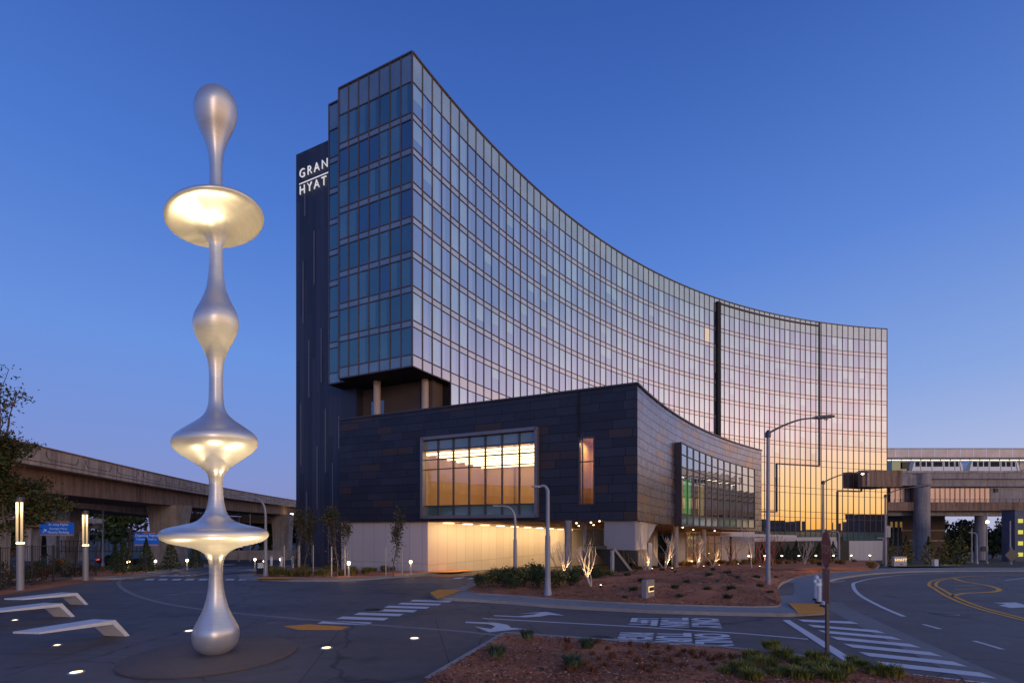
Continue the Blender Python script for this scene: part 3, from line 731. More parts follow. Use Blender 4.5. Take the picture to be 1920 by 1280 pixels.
# roof, soffit, back
mb = MB(); ap = [parc(k_ / 20) for k_ in range(21)]
bk = [Vector((22, 80, 0)), Vector((7, 68, 0)), Vector((-4, 56, 0)), Vector((-15.8, 51.5, 0)), PL - NL * 8]
poly = [PL] + ap + bk
rf = [Vector((v.x, v.y, PT - .25)) for v in poly]; mb.face(rf, 0)
obj('roof', mb, M['black'], wing)
mb = MB()
for k_ in range(20):                                # soffit strips from the curved edge back to the tower
    a, b = ap[k_], ap[k_ + 1]; 
    c_, d_ = lerp(PL, Vector((24, 84, 0)), k_ / 20), lerp(PL, Vector((24, 84, 0)), (k_ + 1) / 20)
    mb.face([(a.x, a.y, zs_(a) + .02), (c_.x, c_.y, zs_(c_) + .02), (d_.x, d_.y, zs_(d_) + .02), (b.x, b.y, zs_(b) + .02)])
obj('soffit', mb, M['taupe'], wing)
mb = MB(); e2 = pe
for a, b in ((pe, bk[0]), (bk[0], bk[1]), (PL - NL * 8, PL)): mb.face([(a.x, a.y, zs_(a)), (b.x, b.y, zs_(b)), (b.x, b.y, PT), (a.x, a.y, PT)])
obj('back_wall', mb, M['black'], wing)
mb = MB()
for k_ in range(20):
    a, b = parc(k_ / 20, .02), parc((k_ + 1) / 20, .02); mb.beam((a.x, a.y, PT), (b.x, b.y, PT), .18, .12)
a, b = PL + NL * .02, PD + NL * .02; mb.beam((a.x, a.y, PT), (b.x, b.y, PT), .18, .12); obj('coping', mb, M['frame'], wing)
# --- ballroom window
def lw(px, z, off): q = left_at(px); return Vector((q.x + NL.x * off, q.y + NL.y * off, z))
fr = MB(); A_, B_ = left_at(795), left_at(1008); fo = .22
def lbar(pa, pb, za, zb, w, d, off, dst):
    a = Vector((pa.x, pa.y, za)) + NL * off; b = Vector((pb.x, pb.y, zb)) + NL * off
    dst.beam(a, b, d, w) if abs(za - zb) < 1e-6 else dst.beam(a, b, w, d, up=NL)
lbar(A_, A_, wz0 - .1, wz1 + .1, .24, .5, fo - .1, fr); lbar(B_, B_, wz0 - .1, wz1 + .1, .24, .5, fo - .1, fr)
lbar(A_, B_, wz0 - .02, wz0 - .02, .24, .5, fo - .1, fr); lbar(A_, B_, wz1, wz1, .24, .5, fo - .1, fr)
frame = obj('window_frame', fr, M['frame_light'], wing)
mm = MB()
lv = [0, .135, .265, .37, .48, 1]                   # rows from the top as fractions of the opening
zrow = [wz1 - (wz1 - wz0) * f_ for f_ in (.115, .235, .345, .46, .865)]
zrow = [wz1 - (wz1 - wz0) * f_ for f_ in (.15, .27, .395, .86)]
for k_ in range(1, 7):
    p = lerp(A_, B_, k_ / 7); lbar(p, p, wz0 + .1, wz1 - .1, .10, .16, .05, mm)
for zq in zrow: lbar(A_, B_, zq, zq, .07, .12, .06, mm)
obj('mullion', mm, M['frame'], frame)
gp = MB(); gs = MB(); gs2 = MB()
for k_ in range(7):
    p0, p1 = lerp(A_, B_, (k_ + .03) / 7), lerp(A_, B_, (k_ + .97) / 7)
    edges = [wz1] + zrow + [wz0]
    for r_ in range(5):
        (pane(gs if r_ == 0 else gs2, p0, p1, edges[r_ + 1] + .03, edges[r_] - .03, NL, 0, .002) if r_ in (0, 4) else pane(gp, p0, p1, edges[r_ + 1] + .03, edges[r_] - .03, NL, 0, .004))
obj('glass', gp, M['clear'], frame); obj('opaque_panel', gs, M['gl_spanl'], frame); obj('opaque_panel', gs2, M['gl_green'], frame)
# room behind
def room(A, B, z0, z1, depth, name, mw, mfloor, mceil):
    r_ = MB(); a0, a1 = A - NL * .3 + UL * .6, B - NL * .3 + UR * .6; c0, c1 = a0 - NL * depth, a1 - NL * depth
    q = lambda p, z: (p.x, p.y, z)
    r_.face([q(a0, z0), q(c0, z0), q(c0, z1), q(a0, z1)], 0); r_.face([q(c0, z0), q(c1, z0), q(c1, z1), q(c0, z1)], 0); r_.face([q(c1, z0), q(a1, z0), q(a1, z1), q(c1, z1)], 0)
    r_.face([q(a0, z0), q(a1, z0), q(c1, z0), q(c0, z0)], 1); r_.face([q(a0, z1), q(c0, z1), q(c1, z1), q(a1, z1)], 2)
    return obj(name, r_, [mw, mfloor, mceil], wing), a0, a1
rm, a0, a1 = room(A_, B_, wz0 - .3, zrow[0] + .12, 11.5, 'ballroom', M['room'], M['taupe'], M['baffle'])
tr = MB(); bf = MB(); zc = zrow[0] + .02
wdt = (a1 - a0).length
for j in range(7):
    for k_ in range(8):
        c_ = a0 + UR * (wdt * (k_ + .5) / 8) - NL * (1.0 + j * 1.6)
        tr.box((c_.x, c_.y, zc - .10), (wdt / 8 * .98, .26, .16), math.atan2(UR.y, UR.x))
        d_ = c_ + NL * .75; bf.box((d_.x, d_.y, zc + .05), (wdt / 8 * .97, .10, .08), math.atan2(UR.y, UR.x))
        d_ = c_ + UR * (wdt / 16 * .95); bf.box((d_.x, d_.y, zc + .02), (.05, 1.6, .06), math.atan2(UR.y, UR.x))
obj('ceiling_light', tr, M['troughs'], rm); obj('baffle', bf, M['baffle'], rm)
pc_ = MB()
for f_ in (.30, .72):
    c_ = a0 + UR * (wdt * f_) - NL * 11.3; pc_.box((c_.x, c_.y, (wz0 + zrow[0]) / 2), (.16, .1, zrow[0] - wz0), math.atan2(UR.y, UR.x))
obj('wall_rib', pc_, M['taupe'], rm)
# narrow slot window
A2, B2 = left_at(1086), left_at(1114)
r2, c0, c1 = room(A2 + UL * -.5, B2 + UR * -.3, sz0 - .2, sz1 + .1, 3.0, 'slot_room', M['room'], M['taupe'], M['room'])
l_ = lerp(A2, B2, .6) - NL * 1.7; area((l_.x, l_.y, sz1 - .15), (0, 0, -1), 55, .8, .8)
sf = MB(); lbar(A2, A2, sz0, sz1, .10, .3, -.1, sf); lbar(B2, B2, sz0, sz1, .10, .3, -.1, sf); lbar(A2, B2, sz0, sz0, .1, .3, -.1, sf); lbar(A2, B2, sz1, sz1, .1, .3, -.1, sf); zq = lerp(sz0, sz1, .64); lbar(A2, B2, zq, zq, .07, .1, -.05, sf)
p = lerp(A2, B2, .22); lbar(p, p, sz0, sz1, .07, .1, -.05, sf)
s_o = obj('slot_frame', sf, M['frame'], wing)
gp = MB(); pane(gp, A2, B2, sz0 + .05, sz1 - .05, NL, 0, 0); 
for i_, v in enumerate(gp.v): gp.v[i_] = v - NL * .08
obj('glass', gp, M['clear'], s_o)
# --- big window on the curved side, in a projecting box frame
fb = MB(); 
for k_ in range(14):
    ta, tb = lerp(t0, t1, k_ / 14), lerp(t0, t1, (k_ + 1) / 14); a, b = parc(ta, .15), parc(tb, .15)
    fb.beam((a.x, a.y, rz0(ta)), (b.x, b.y, rz0(tb)), .62, .12); fb.beam((a.x, a.y, rz1(ta)), (b.x, b.y, rz1(tb)), .62, .10)
for ta in (t0, t1):
    a = parc(ta, .15); n = (PC - a).normalized(); fb.beam((a.x, a.y, rz0(ta)), (a.x, a.y, rz1(ta)), .62, .16 if ta == t0 else .12, up=Vector((-n.y, n.x, 0)))
cf = obj('window_frame', fb, M['frame'], wing)
mm = MB(); gp = MB(); gs = MB(); NC = 12
rows = [0, .165, .86, 1]; rows = [0, .135, .44, .60, .86, 1]; rows = [0, .14, .29, .44, .86, 1.0]
for k_ in range(NC):
    ta, tb = lerp(t0, t1, (k_ + .04) / NC), lerp(t0, t1, (k_ + .96) / NC); a, b = parc(ta, .40), parc(tb, .40); n = (PC - a).normalized()
    for r_ in range(5):
        f0_, f1_ = rows[r_], rows[r_ + 1]; d = gs if r_ == 4 else gp
        jj = random.uniform(-.004, .004)
        d.face([(a.x + n.x * jj, a.y + n.y * jj, lerp(rz1(ta), rz0(ta), f1_)), (b.x, b.y, lerp(rz1(tb), rz0(tb), f1_)), (b.x, b.y, lerp(rz1(tb), rz0(tb), f0_)), (a.x, a.y, lerp(rz1(ta), rz0(ta), f0_))])
    if k_:
        tc_ = lerp(t0, t1, k_ / NC); a = parc(tc_, .42); mm.beam((a.x, a.y, rz0(tc_)), (a.x, a.y, rz1(tc_)), .08, .12)
    for f_ in rows[1:-1]:
        ta, tb = lerp(t0, t1, k_ / NC), lerp(t0, t1, (k_ + 1) / NC); a, b = parc(ta, .42), parc(tb, .42)
        mm.beam((a.x, a.y, lerp(rz1(ta), rz0(ta), f_)), (b.x, b.y, lerp(rz1(tb), rz0(tb), f_)), .1, .06)
obj('mullion', mm, M['frame'], cf); obj('glass', gp, M['clear_green'], cf); obj('opaque_panel', gs, M['gl_green'], cf)
# foyer behind it
fy = MB(); zc0, zc1 = 3.4, PT - .6
for k_ in range(10):
    ta, tb = lerp(t0 - .03, t1 + .03, k_ / 10), lerp(t0 - .03, t1 + .03, (k_ + 1) / 10)
    a, b = parc(ta, -6), parc(tb, -6); fy.face([(a.x, a.y, zc0), (b.x, b.y, zc0), (b.x, b.y, zc1), (a.x, a.y, zc1)], 0)
    c_, d_ = parc(ta, -.4), parc(tb, -.4)
    fy.face([(a.x, a.y, zc0), (c_.x, c_.y, zc0), (d_.x, d_.y, zc0), (b.x, b.y, zc0)], 0); fy.face([(a.x, a.y, zc1), (b.x, b.y, zc1), (d_.x, d_.y, zc1), (c_.x, c_.y, zc1)], 0)
for ta in (t0 - .03, t1 + .03):
    a, c_ = parc(ta, -6), parc(ta, -.4); fy.face([(a.x, a.y, zc0), (c_.x, c_.y, zc0), (c_.x, c_.y, zc1), (a.x, a.y, zc1)], 0)
foyer = obj('foyer', fy, M['taupe'], wing)
m_ = parc((t0 + t1) / 2, -2.5); point((m_.x, m_.y, PT - 1.5), 120, (.8, 1, .62), .5)
for f_, z0_, z1_, mt, w_ in ((.42, 3.6, 9.2, 'amber_lit', .55), (.56, 3.6, 9.0, 'amber_lit', .5), (.36, 5, 9, 'amber_lit', .3), (.70, 4.2, 8.6, 'green_lit', .6), (.88, 4, 8.4, 'amber_lit', .5), (.10, 4.6, 6.2, 'green_lit', .3), (.17, 4.6, 6.2, 'green_lit', .22), (.27, 4.4, 5.2, 'yellow_win', .4), (.62, 3.6, 8.8, 'amber_lit', .5)):
    c_ = parc(lerp(t0, t1, f_), -4.0 - f_); mb = MB(); mb.box((c_.x, c_.y, (z0_ + z1_) / 2), (w_, w_, z1_ - z0_), math.atan2(c_.y - PC.y, c_.x - PC.x)); obj('lit_column', mb, M[mt], foyer)
# --- ground storey: white block and lit drive-through wall
wl = MB(); q0 = left_at(640, -.35); q1 = left_at(802, -.35)
f_, uv = uvq(q0, q1, -3, 3.6, 0, (q1 - q0).length); wl.face(f_, 0, uv)
q2 = Vector((7.0, 61.5, 0)); q3 = Vector((15.5, 72.5, 0)); u_ = 30
zt = lambda p: zs_(p) + .01
for a, b in ((q1, q2), (q2, q3)):
    L_ = (b - a).length; nn = 8
    for k_ in range(nn):
        c_, d_ = lerp(a, b, k_ / nn), lerp(a, b, (k_ + 1) / nn)
        wl.face([(c_.x, c_.y, -6), (d_.x, d_.y, -6), (d_.x, d_.y, zt(d_)), (c_.x, c_.y, zt(c_))], 0, [(u_, -6.4), (u_ + L_ / nn, -6.4), (u_ + L_ / nn, zt(d_) + .4), (u_, zt(c_) + .4)]); u_ += L_ / nn
f_, uv = uvq(q0 - NL * 7, q0, -3, 3.6, 90, 97); wl.face(f_, 0, uv)
obj('lower_wall', wl, M['panelwall'], wing)
mb = MB()
for k_ in range(10):                                # wall washers recessed in the soffit
    c_ = lerp(q1, q2, (k_ + .6) / 10); n_ = Vector((q2.y - q1.y, -(q2.x - q1.x), 0)).normalized(); c_ = c_ + n_ * .9
    zq = zs_(c_) - .06; mb.box((c_.x, c_.y, zq), (.18, 1.2, .06), math.atan2(q2.y - q1.y, q2.x - q1.x) - math.pi / 2)
obj('wall_washer', mb, M['lamp_soft'], wing)
for k_ in range(5):
    c_ = lerp(q1, q2, (k_ + .5) / 5) + n_ * 2.3; area((c_.x, c_.y, zs_(c_) - .12), (-n_.x * .9, -n_.y * .9, -1), 185, 4.6, .5, (1, .66, .30))
for px, Y, r_ in ((1065.5, 33.6, .25), (1096.5, 35.5, .22), (1267, 42, .22), (1319.5, 50, .22)):
    mb = MB(); p = Vector((X(px, Y), Y, 0)); mb.tube([(p.x, p.y, g(Y) - .2), (p.x, p.y, zs_(p) + .02)], r_, 20); obj('column', mb, M['concrete_grey'], wing)
mb = MB()
for px, py, Y in ((1124, 974.6, 33.5), (1108, 976, 36), (1081, 977.5, 38), (1113, 981, 42), (1085, 984, 45), (1280, 992, 46), (1300, 996, 54), (1340, 997, 58)):
    p = Vector((X(px, Y), Y, 0)); mb.lathe([(.06, 0), (.06, -.05)], (p.x, p.y, zs_(p) + .01), 12)
obj('downlight', mb, M['lamp'], wing)
for px, Y, en in ((1110, 37, 110), (1290, 50, 300), (1345, 60, 420)):
    p = Vector((X(px, Y), Y, 0)); spot((p.x, p.y, zs_(p) - .1), (p.x, p.y, -5), en, 120)
# stair enclosure at the corner
mb = MB(); e0 = left_at(1133, -.25); e1 = left_at(1190.5, -.25); zb = Z(1031, e1.y); t_p = pt_at(1232)
f0p = parc(.005, -.35); side = [parc(.0 + .012 * k_, -.35) for k_ in range(2, 15)]
f_, uv = uvq(e0, e1, zb, zs_(e0), 0, (e1 - e0).length); mb.face(f_, 0, uv)
g1 = hit(1232, PC, PR + .3); g2 = hit(1213, PC, PR + .3)
mb.face([(e1.x, e1.y, zb), (g2.x, g2.y, Z(1030, g2.y)), (g2.x, g2.y, Z(1018, g2.y)), (g1.x, g1.y, zs_(g1)), (e1.x, e1.y, zs_(e1))], 0, [(10, 0), (13, 0), (13, 1), (15, 3), (10, 3)])
back_ = e0 - NL * 4
mb.face([(e0.x, e0.y, zb), (e0.x, e0.y, zs_(e0)), (back_.x, back_.y, zs_(back_)), (back_.x, back_.y, zb)], 0, [(0, 0), (0, 3), (4, 3), (4, 0)])
mb.face([(e0.x, e0.y, zb), (back_.x, back_.y, zb), (g2.x, g2.y, zb), (e1.x, e1.y, zb)], 0, [(0, 0), (0, 3), (4, 3), (4, 0)])
obj('stair_enclosure', mb, mat('grey_panel', (.34, .31, .32), .6, var=.06, scale=2), wing)
mb = MB(); Y = g2.y + .2; p = Vector((X(1216, Y), Y, 0)); mb.box((p.x, p.y, (Z(1018, Y) + g(Y)) / 2), (.34, .34, Z(1016, Y) - g(Y)), .5); obj('column', mb, M['cream'], wing)
# entrance front deeper in
eA, eB, eC = Vector((X(1196, 60), 60, 0)), Vector((X(1286, 66), 66, 0)), Vector((X(1415, 86), 86, 0))
L1 = (eB - eA).length
for a, b, u in ((eA, Vector((X(1233, 62.5), 62.5, 0)), 0), (Vector((X(1259, 64.3), 64.3, 0)), eB, 7), (Vector((X(1352, 74), 74, 0)), eC, 20)):
    mb = MB(); f_, uv = uvq(a, b, -5, 2.6, u, u + (b - a).length); mb.face(f_, 0, uv); obj('entrance_wall', mb, M['panelwall'], wing)
mb = MB(); a, b = Vector((X(1233, 62.5), 62.5, 0)), Vector((X(1259, 64.3), 64.3, 0)); mb.face([(a.x, a.y, -5), (b.x, b.y, -5), (b.x, b.y, 2.3), (a.x, a.y, 2.3)]); obj('entrance_window', mb, M['gl_black'], wing)
mb = MB(); a, b = Vector((X(1286, 66), 66, 0)), Vector((X(1352, 74), 74, 0)); mb.face([(a.x, a.y, -5), (b.x, b.y, -5), (b.x, b.y, 2.2), (a.x, a.y, 2.2)]); lob = obj('lobby_glass', mb, M['clear'], wing)
mb = MB()
for k_ in range(6):
    p = lerp(a, b, k_ / 5); mb.beam((p.x, p.y, -5), (p.x, p.y, 2.2), .12, .12)
for zq in (0.6, -.9): mb.beam((a.x, a.y, zq), (b.x, b.y, zq), .08, .1)
obj('lobby_mullion', mb, M['frame'], wing)
mb = MB(); off = Vector((-.55, .83, 0)) * 5; c_, d_ = a + off, b + off
mb.face([(c_.x, c_.y, -5), (d_.x, d_.y, -5), (d_.x, d_.y, 2.4), (c_.x, c_.y, 2.4)]); mb.face([(a.x, a.y, 2.3), (b.x, b.y, 2.3), (d_.x, d_.y, 2.3), (c_.x, c_.y, 2.3)]); mb.face([(a.x, a.y, -5), (c_.x, c_.y, -5), (c_.x, c_.y, 2.4), (a.x, a.y, 2.4)]); mb.face([(b.x, b.y, -5), (d_.x, d_.y, -5), (d_.x, d_.y, 2.4), (b.x, b.y, 2.4)])
obj('lobby', mb, M['room'], wing)
m_ = lerp(a, b, .5) + off * .5; point((m_.x, m_.y, .8), 330, (1, .72, .32), .4)
mb = MB(); p = lerp(a, b, .35) + off * .9; mb.box((p.x, p.y, -.6), (1.6, .1, .22), math.atan2(b.y - a.y, b.x - a.x)); p = lerp(a, b, .85) + off * .9; mb.box((p.x, p.y, -2.4), (1.8, .1, .3), math.atan2(b.y - a.y, b.x - a.x)); obj('lobby_lamp', mb, M['lamp_soft'], wing)
# canopy band running right from the wing to the tower
mb = MB(); a, b = Vector((X(1322, 64), 64, 0)), Vector((X(1470, 84), 84, 0)); mb.beam((a.x, a.y, Z(1001, 64)), (b.x, b.y, Z(1005, 84)), 4, .42); obj('canopy', mb, M['cream'], wing)
mb = MB(); 
for px, Y in ((1370, 72),): mb.tube([(X(px, Y), Y, -5), (X(px, Y), Y, Z(1003, Y))], .16, 12)
obj('canopy_post', mb, M['black'], wing)
# ------------------------------------------------------------------ outside stair
stz = thing('outside_stair', 'dark steel stair climbing from the bark bed to the wing corner', 'staircase', (X(1165, 31), 31, g(31)))
Y = 32.2
def sq(px, py, yy=Y): return P(px, py, yy)
mb = MB(); mb.beam(sq(1098, 1025), sq(1134, 1025), 1.4, .22); obj('landing', mb, M['black'], stz)
mb = MB()
for dy in (0, 1.4): mb.face([sq(1112, 1029, Y + dy), sq(1154, 1029, Y + dy), sq(1193, 1082, Y + dy), sq(1162, 1086, Y + dy)])
for k_ in range(13):
    a = lerp(sq(1150, 1030), sq(1191, 1082), k_ / 12); mb.box((a.x - .1, a.y + .7, a.z - .03), (.32, 1.38, .04))
obj('flight', mb, M['dark'], stz)
mb = MB(); mb.beam(sq(1151, 1027, Y - .05), sq(1194, 1083, Y - .05), .08, .16); obj('stringer', mb, M['frame_light'], stz)
mb = MB()
for k_ in range(7): py = 993 + k_ * 4; mb.beam(sq(1099, py), sq(1132, py), .035, .035)
for px in (1099, 1113, 1132): mb.beam(sq(px, 992), sq(px, 1022), .05, .05)
obj('guard_rail', mb, M['black'], stz)
mb = MB(); YY = Y + 1.4; mb.beam(sq(1167, 1023, YY), sq(1196, 1064, YY), .05, .05); mb.beam(sq(1196, 1064, YY), sq(1196, 1080, YY), .05, .05)
for f_ in (.1, .4, .7): a = lerp(sq(1167, 1023, YY), sq(1196, 1064, YY), f_); mb.beam(a, a - Vector((0, 0, .95)), .04, .04)
obj('handrail', mb, M['black'], stz)
mb = MB(); yy = 30.6; mb.tube([(X(1148, yy), yy, g(yy) - .1), (X(1148, yy), yy, Z(1031, yy))], .13, 16); obj('post', mb, M['steel'], stz)
# ------------------------------------------------------------------ ground, roads, kerbs, paint
mb = MB(); ys = [-120, -20, 5, 26, 60, 100, 150, 400, 1500]; xs = [-900, -200, -60, 0, 60, 200, 900]
for a, b in zip(ys[:-1], ys[1:]):
    for c_, d_ in zip(xs[:-1], xs[1:]): mb.face([(c_, a, g(a) - .012), (d_, a, g(a) - .012), (d_, b, g(b) - .012), (c_, b, g(b) - .012)])
obj('ground', mb, M['soil'], kind='structure')
pg = lambda *a: [G(*p) for p in a]
W2 = lambda *a: [Vector((p[0], p[1], 0)) for p in a]
# one asphalt sheet for the roadways
edge = curve_pts(pg((226, 1088), (222, 1094), (236, 1107), (270, 1121), (330, 1135), (430, 1148), (540, 1158), (700, 1171), (860, 1183), (945, 1192)), 6)
road = edge + pg((1100, 1203), (1340, 1218), (1600, 1251), (1700, 1268)) + W2((9.5, 8.6), (13, 5.5), (30, 3), (75, 20), (75, 46), (40, 49)) + [G(1660, 1068), G(1560, 1072), G(1300, 1080), G(1100, 1064), G(900, 1064), G(800, 1068)] + [G(600, 1070), G(560, 1063), G(520, 1058), Vector((-22, 62, 0)), Vector((-28, 62, 0)), G(380, 1062), G(300, 1078)]
sheet('road', road, .000, M['asphalt'])
plaza = edge + [G(800, 1281), Vector((-1.2, 7.5, 0)), Vector((-14, 5, 0)), Vector((-30, 12, 0)), G(-140, 1126), G(0, 1115), G(100, 1100), G(205, 1087)]
sheet('plaza', plaza, .004, M['plaza'])
sheets('paving_band', stripe(edge, .16), .010, M['walk'])
sheets('paving_band', stripe(curve_pts(pg((470, 1240), (520, 1246), (558, 1249)), 4), .1), .010, M['plaza'])
# left: soil strip by the fence, approach road kerbs, island at the building
sheet('bark_strip', pg((-140, 1130), (0, 1117), (100, 1102), (205, 1088), (205, 1082), (100, 1086), (0, 1106), (-140, 1122)), .012, M['mulch'])
lk = curve_pts(pg((228, 1086), (290, 1080), (340, 1071), (390, 1063), (440, 1058)), 5)
def offset(pts, d):
    o_ = []
    for i, p in enumerate(pts):
        q = (pts[min(i + 1, len(pts) - 1)] - pts[max(i - 1, 0)]); q = Vector((q.x, q.y, 0)).normalized(); o_.append(p + Vector((-q.y, q.x, 0)) * d)
    return o_
raised('left_pavement', lk + offset(lk, 1.5)[::-1], .12, [M['kerb'], M['walk']])
l2 = offset(lk, 1.52); raised('left_planting_bed', l2 + offset(lk, 7)[::-1], .16, [M['kerb'], M['mulch']])
isl = curve_pts(pg((476, 1079), (486, 1084), (520, 1087), (580, 1088), (650, 1087), (720, 1082), (790, 1076), (850, 1071)), 4)
raised('building_bed', isl + pg((850, 1068), (802, 1071)) + [left_at(760, .2), left_at(660, .2), Vector((-17.5, 50.5, 0)), Vector((-25, 54, 0)), Vector((-27.5, 54, 0)), G(503, 1068)], .13, [M['kerb'], M['mulch']])
raised('front_kerb', offset(isl, -1.0) + isl[::-1], .10, [M['kerb'], M['walk']])
# central island: walk in front, bark bed behind
wf = curve_pts(pg((806, 1117), (822, 1124), (870, 1127), (950, 1132), (1050, 1140), (1200, 1148), (1340, 1153), (1476, 1156)), 5)
rt = curve_pts(pg((1545, 1152), (1548, 1140), (1540, 1122), (1536, 1106), (1552, 1092), (1590, 1083), (1650, 1076), (1740, 1072), (1920, 1071)), 5)
bk_ = pg((1920, 1064), (1740, 1066), (1600, 1068)) + [G(1400, 1078), G(1200, 1080), G(1000, 1081), G(920, 1090), G(868, 1104), G(820, 1112)]
raised('island_pavement', wf + rt + bk_, .12, [M['kerb'], M['walk']])
bedf = curve_pts(pg((872, 1113), (900, 1117), (960, 1121), (1060, 1129), (1180, 1136), (1320, 1141), (1440, 1143), (1464, 1137), (1461, 1120), (1459, 1104), (1474, 1092), (1510, 1082), (1560, 1076), (1640, 1071)), 4)
bedpoly = bedf + [Vector((X(1650, 62), 62, 0)), Vector((X(1640, 98), 98, 0)), Vector((X(1430, 94), 94, 0)), Vector((X(1300, 62), 62, 0)), Vector((X(1200, 44), 44, 0)), G(1060, 1074), G(960, 1084), G(900, 1097)]
# bark mound: fan grid from the rim with a gently raised middle
def mound(name, poly, base, hgt, mats, rings=7, noise=.05, kerb=True):
    c = sum(poly, Vector()) / len(poly); mb = MB(); n = len(poly); random.seed(5)
    grid = []
    for r in range(rings + 1):
        f_ = r / rings; row = []
        for p in poly:
            q = lerp(p, c, f_ * .985); q = Vector((q.x, q.y, 0))
            row.append(Vector((q.x, q.y, g(q.y) + base + hgt * (1 - (1 - f_) ** 2) + (random.uniform(-noise, noise) if r else 0))))
        grid.append(row)
    vs = [v for row in grid for v in row]; fs = []
    for r in range(rings):
        for i in range(n): j = (i + 1) % n; fs.append((r * n + i, r * n + j, (r + 1) * n + j, (r + 1) * n + i))
    fs.append(tuple(rings * n + i for i in range(n)))
    mb.add(vs, fs, 0, True)
    bt = [Vector((p.x, p.y, g(p.y) - .1)) for p in poly]
    for i in range(n): j = (i + 1) % n; mb.face([bt[i], bt[j], grid[0][j], grid[0][i]], 1)
    return obj(name, mb, mats, kind='structure')
def mound_z(poly, hgt):
    c_ = sum(poly, Vector()) / len(poly); n = len(poly)
    def f(x_, y_):
        d = Vector((x_ - c_.x, y_ - c_.y, 0)); best = 2
        for i in range(n):
            a = poly[i] - c_; b = poly[(i + 1) % n] - c_; den = a.x * b.y - a.y * b.x
            if abs(den) < 1e-9: continue
            s_ = (d.x * b.y - d.y * b.x) / den; t_ = (a.x * d.y - a.y * d.x) / den
            if s_ >= -1e-6 and t_ >= -1e-6: best = s_ + t_; break
        fr_ = max(0, 1 - best); return hgt * (1 - (1 - fr_) ** 2) if best <= 1 else -.14
    return f
flat_ = lambda pl: [Vector((p.x, p.y, 0)) for p in pl]
bedz = mound_z(flat_(bedpoly), .35)
def bed_top(x_, y_): return g(y_) + .14 + bedz(x_, y_)
mound('bark_bed', bedpoly, .14, .35, [M['mulch'], M['kerb']])
BEDC = sum(bedpoly, Vector()) / len(bedpoly)
fgp = pg((800, 1281), (945, 1194), (1100, 1205), (1340, 1220)) + curve_pts(pg((1480, 1235), (1600, 1253), (1690, 1270)), 3) + W2((9.2, 8.7), (11, 6.4), (8, 4.5), (0, 4.5), (-1.4, 7.2))
mound('foreground_bed', fgp, .10, .12, [M['mulch'], M['kerb']], 7, .03)
sheets('kerb_line', stripe([G(800, 1281), G(945, 1193)], .14) + stripe(pg((945, 1192), (1100, 1203), (1340, 1218), (1480, 1233), (1600, 1251), (1690, 1268)), .17), .11, M['kerb'])
# gutter band beside the main road
gut = curve_pts(pg((1556, 1128), (1575, 1142), (1640, 1174), (1720, 1212), (1800, 1250), (1880, 1285)), 5)
sheets('gutter', stripe(gut, .85), .006, M['gutter'])
# tactile ramps
for pts in (((1478, 1136), (1538, 1138), (1551, 1155), (1497, 1157)), ((806, 1116), (822, 1110), (866, 1111), (848, 1119), (820, 1128)), ((530, 1174), (580, 1170), (655, 1175), (640, 1181), (560, 1181)), ((203, 1085), (206, 1081.5), (243, 1081.5), (252, 1085.5)), ((478, 1089), (492, 1085.5), (560, 1086), (540, 1090)), ((800, 1076), (830, 1072), (890, 1071), (850, 1076))):
    sheet('tactile_ramp', pg(*pts), .135 if pts[0][0] in (1478, 806) else (.145 if pts[0][0] in (478, 800) else .012), M['tactile'])
# crossings
q = []
for i in range(8):
    a = Vector((9.30 - .19 * i, 15.75 - .82 * i, 0)); b = a + Vector((1.5, -.85, 0)); d = Vector((-.05, -.40, 0))
    if i == 0: b = a + Vector((1.5, -.35, 0))
    q.append([a, b, b + d, a + d])
sheets('crosswalk', q, .009, M['white'])
q = []
for i in range(7):
    a = Vector((-6.08 + .325 * i, 15.09 + .745 * i, 0)); b = a + Vector((1.63, -.27, 0)); d = Vector((.06, .43, 0)); q.append([a, b, b + d, a + d])
sheets('crosswalk', q, .009, M['white'])
q = []
for i in range(9):
    px = 270 + i * 25; q.append(pg((px, 1087.5), (px + 17, 1087.5), (px + 21, 1084.6), (px + 6, 1084.6)))
for i in range(4):
    px = 846 + i * 27; q.append(pg((px, 1085 + i * .5), (px + 18, 1084.5 + i * .5), (px + 26, 1082 + i * .5), (px + 9, 1082.4 + i * .5)))
sheets('crosswalk', q, .009, M['white'])
# lane lines and stop line
q = [pg((1467, 1162), (1480, 1162), (1622, 1249), (1598, 1249))]
q += stripe(pg((905, 1159), (1200, 1175), (1400, 1188), (1515, 1198)), .11)
el = curve_pts(pg((1695, 1155.5), (1650, 1136), (1612, 1115), (1600, 1099), (1606, 1091), (1640, 1083.5), (1700, 1077), (1790, 1073.5)), 6); q += stripe(el, .16)
q += stripe(pg((1731, 1170), (1763, 1179)), .13) + stripe(pg((1826, 1201), (1880, 1217)), .13) + stripe(pg((1840, 1082), (1875, 1084)), .14) + stripe(pg((1884, 1087.5), (1935, 1082)), .14) + stripe(pg((1560, 1092), (1585, 1088)), .1)
sheets('lane_line', q, .009, M['white'])
yl = curve_pts(pg((1960, 1170), (1900, 1156), (1830, 1137), (1785, 1119), (1758, 1103), (1748, 1096), (1757, 1088), (1785, 1083), (1840, 1079), (1920, 1077)), 6)
q = stripe(offset(yl, .14), .13) + stripe(offset(yl, -.14), .13)
q += stripe(curve_pts(pg((1785, 1083), (1812, 1091), (1850, 1097), (1871, 1103), (1872, 1107), (1855, 1110), (1810, 1112), (1783, 1117)), 5), .2)
for f_ in (.2, .4, .6, .8): q += stripe([lerp(G(1790, 1086), G(1790, 1113), f_), lerp(G(1800, 1088), G(1850, 1109), f_)], .10)
q += stripe(curve_pts(pg((812, 1081), (900, 1077), (1000, 1072), (1100, 1069)), 4), .5)
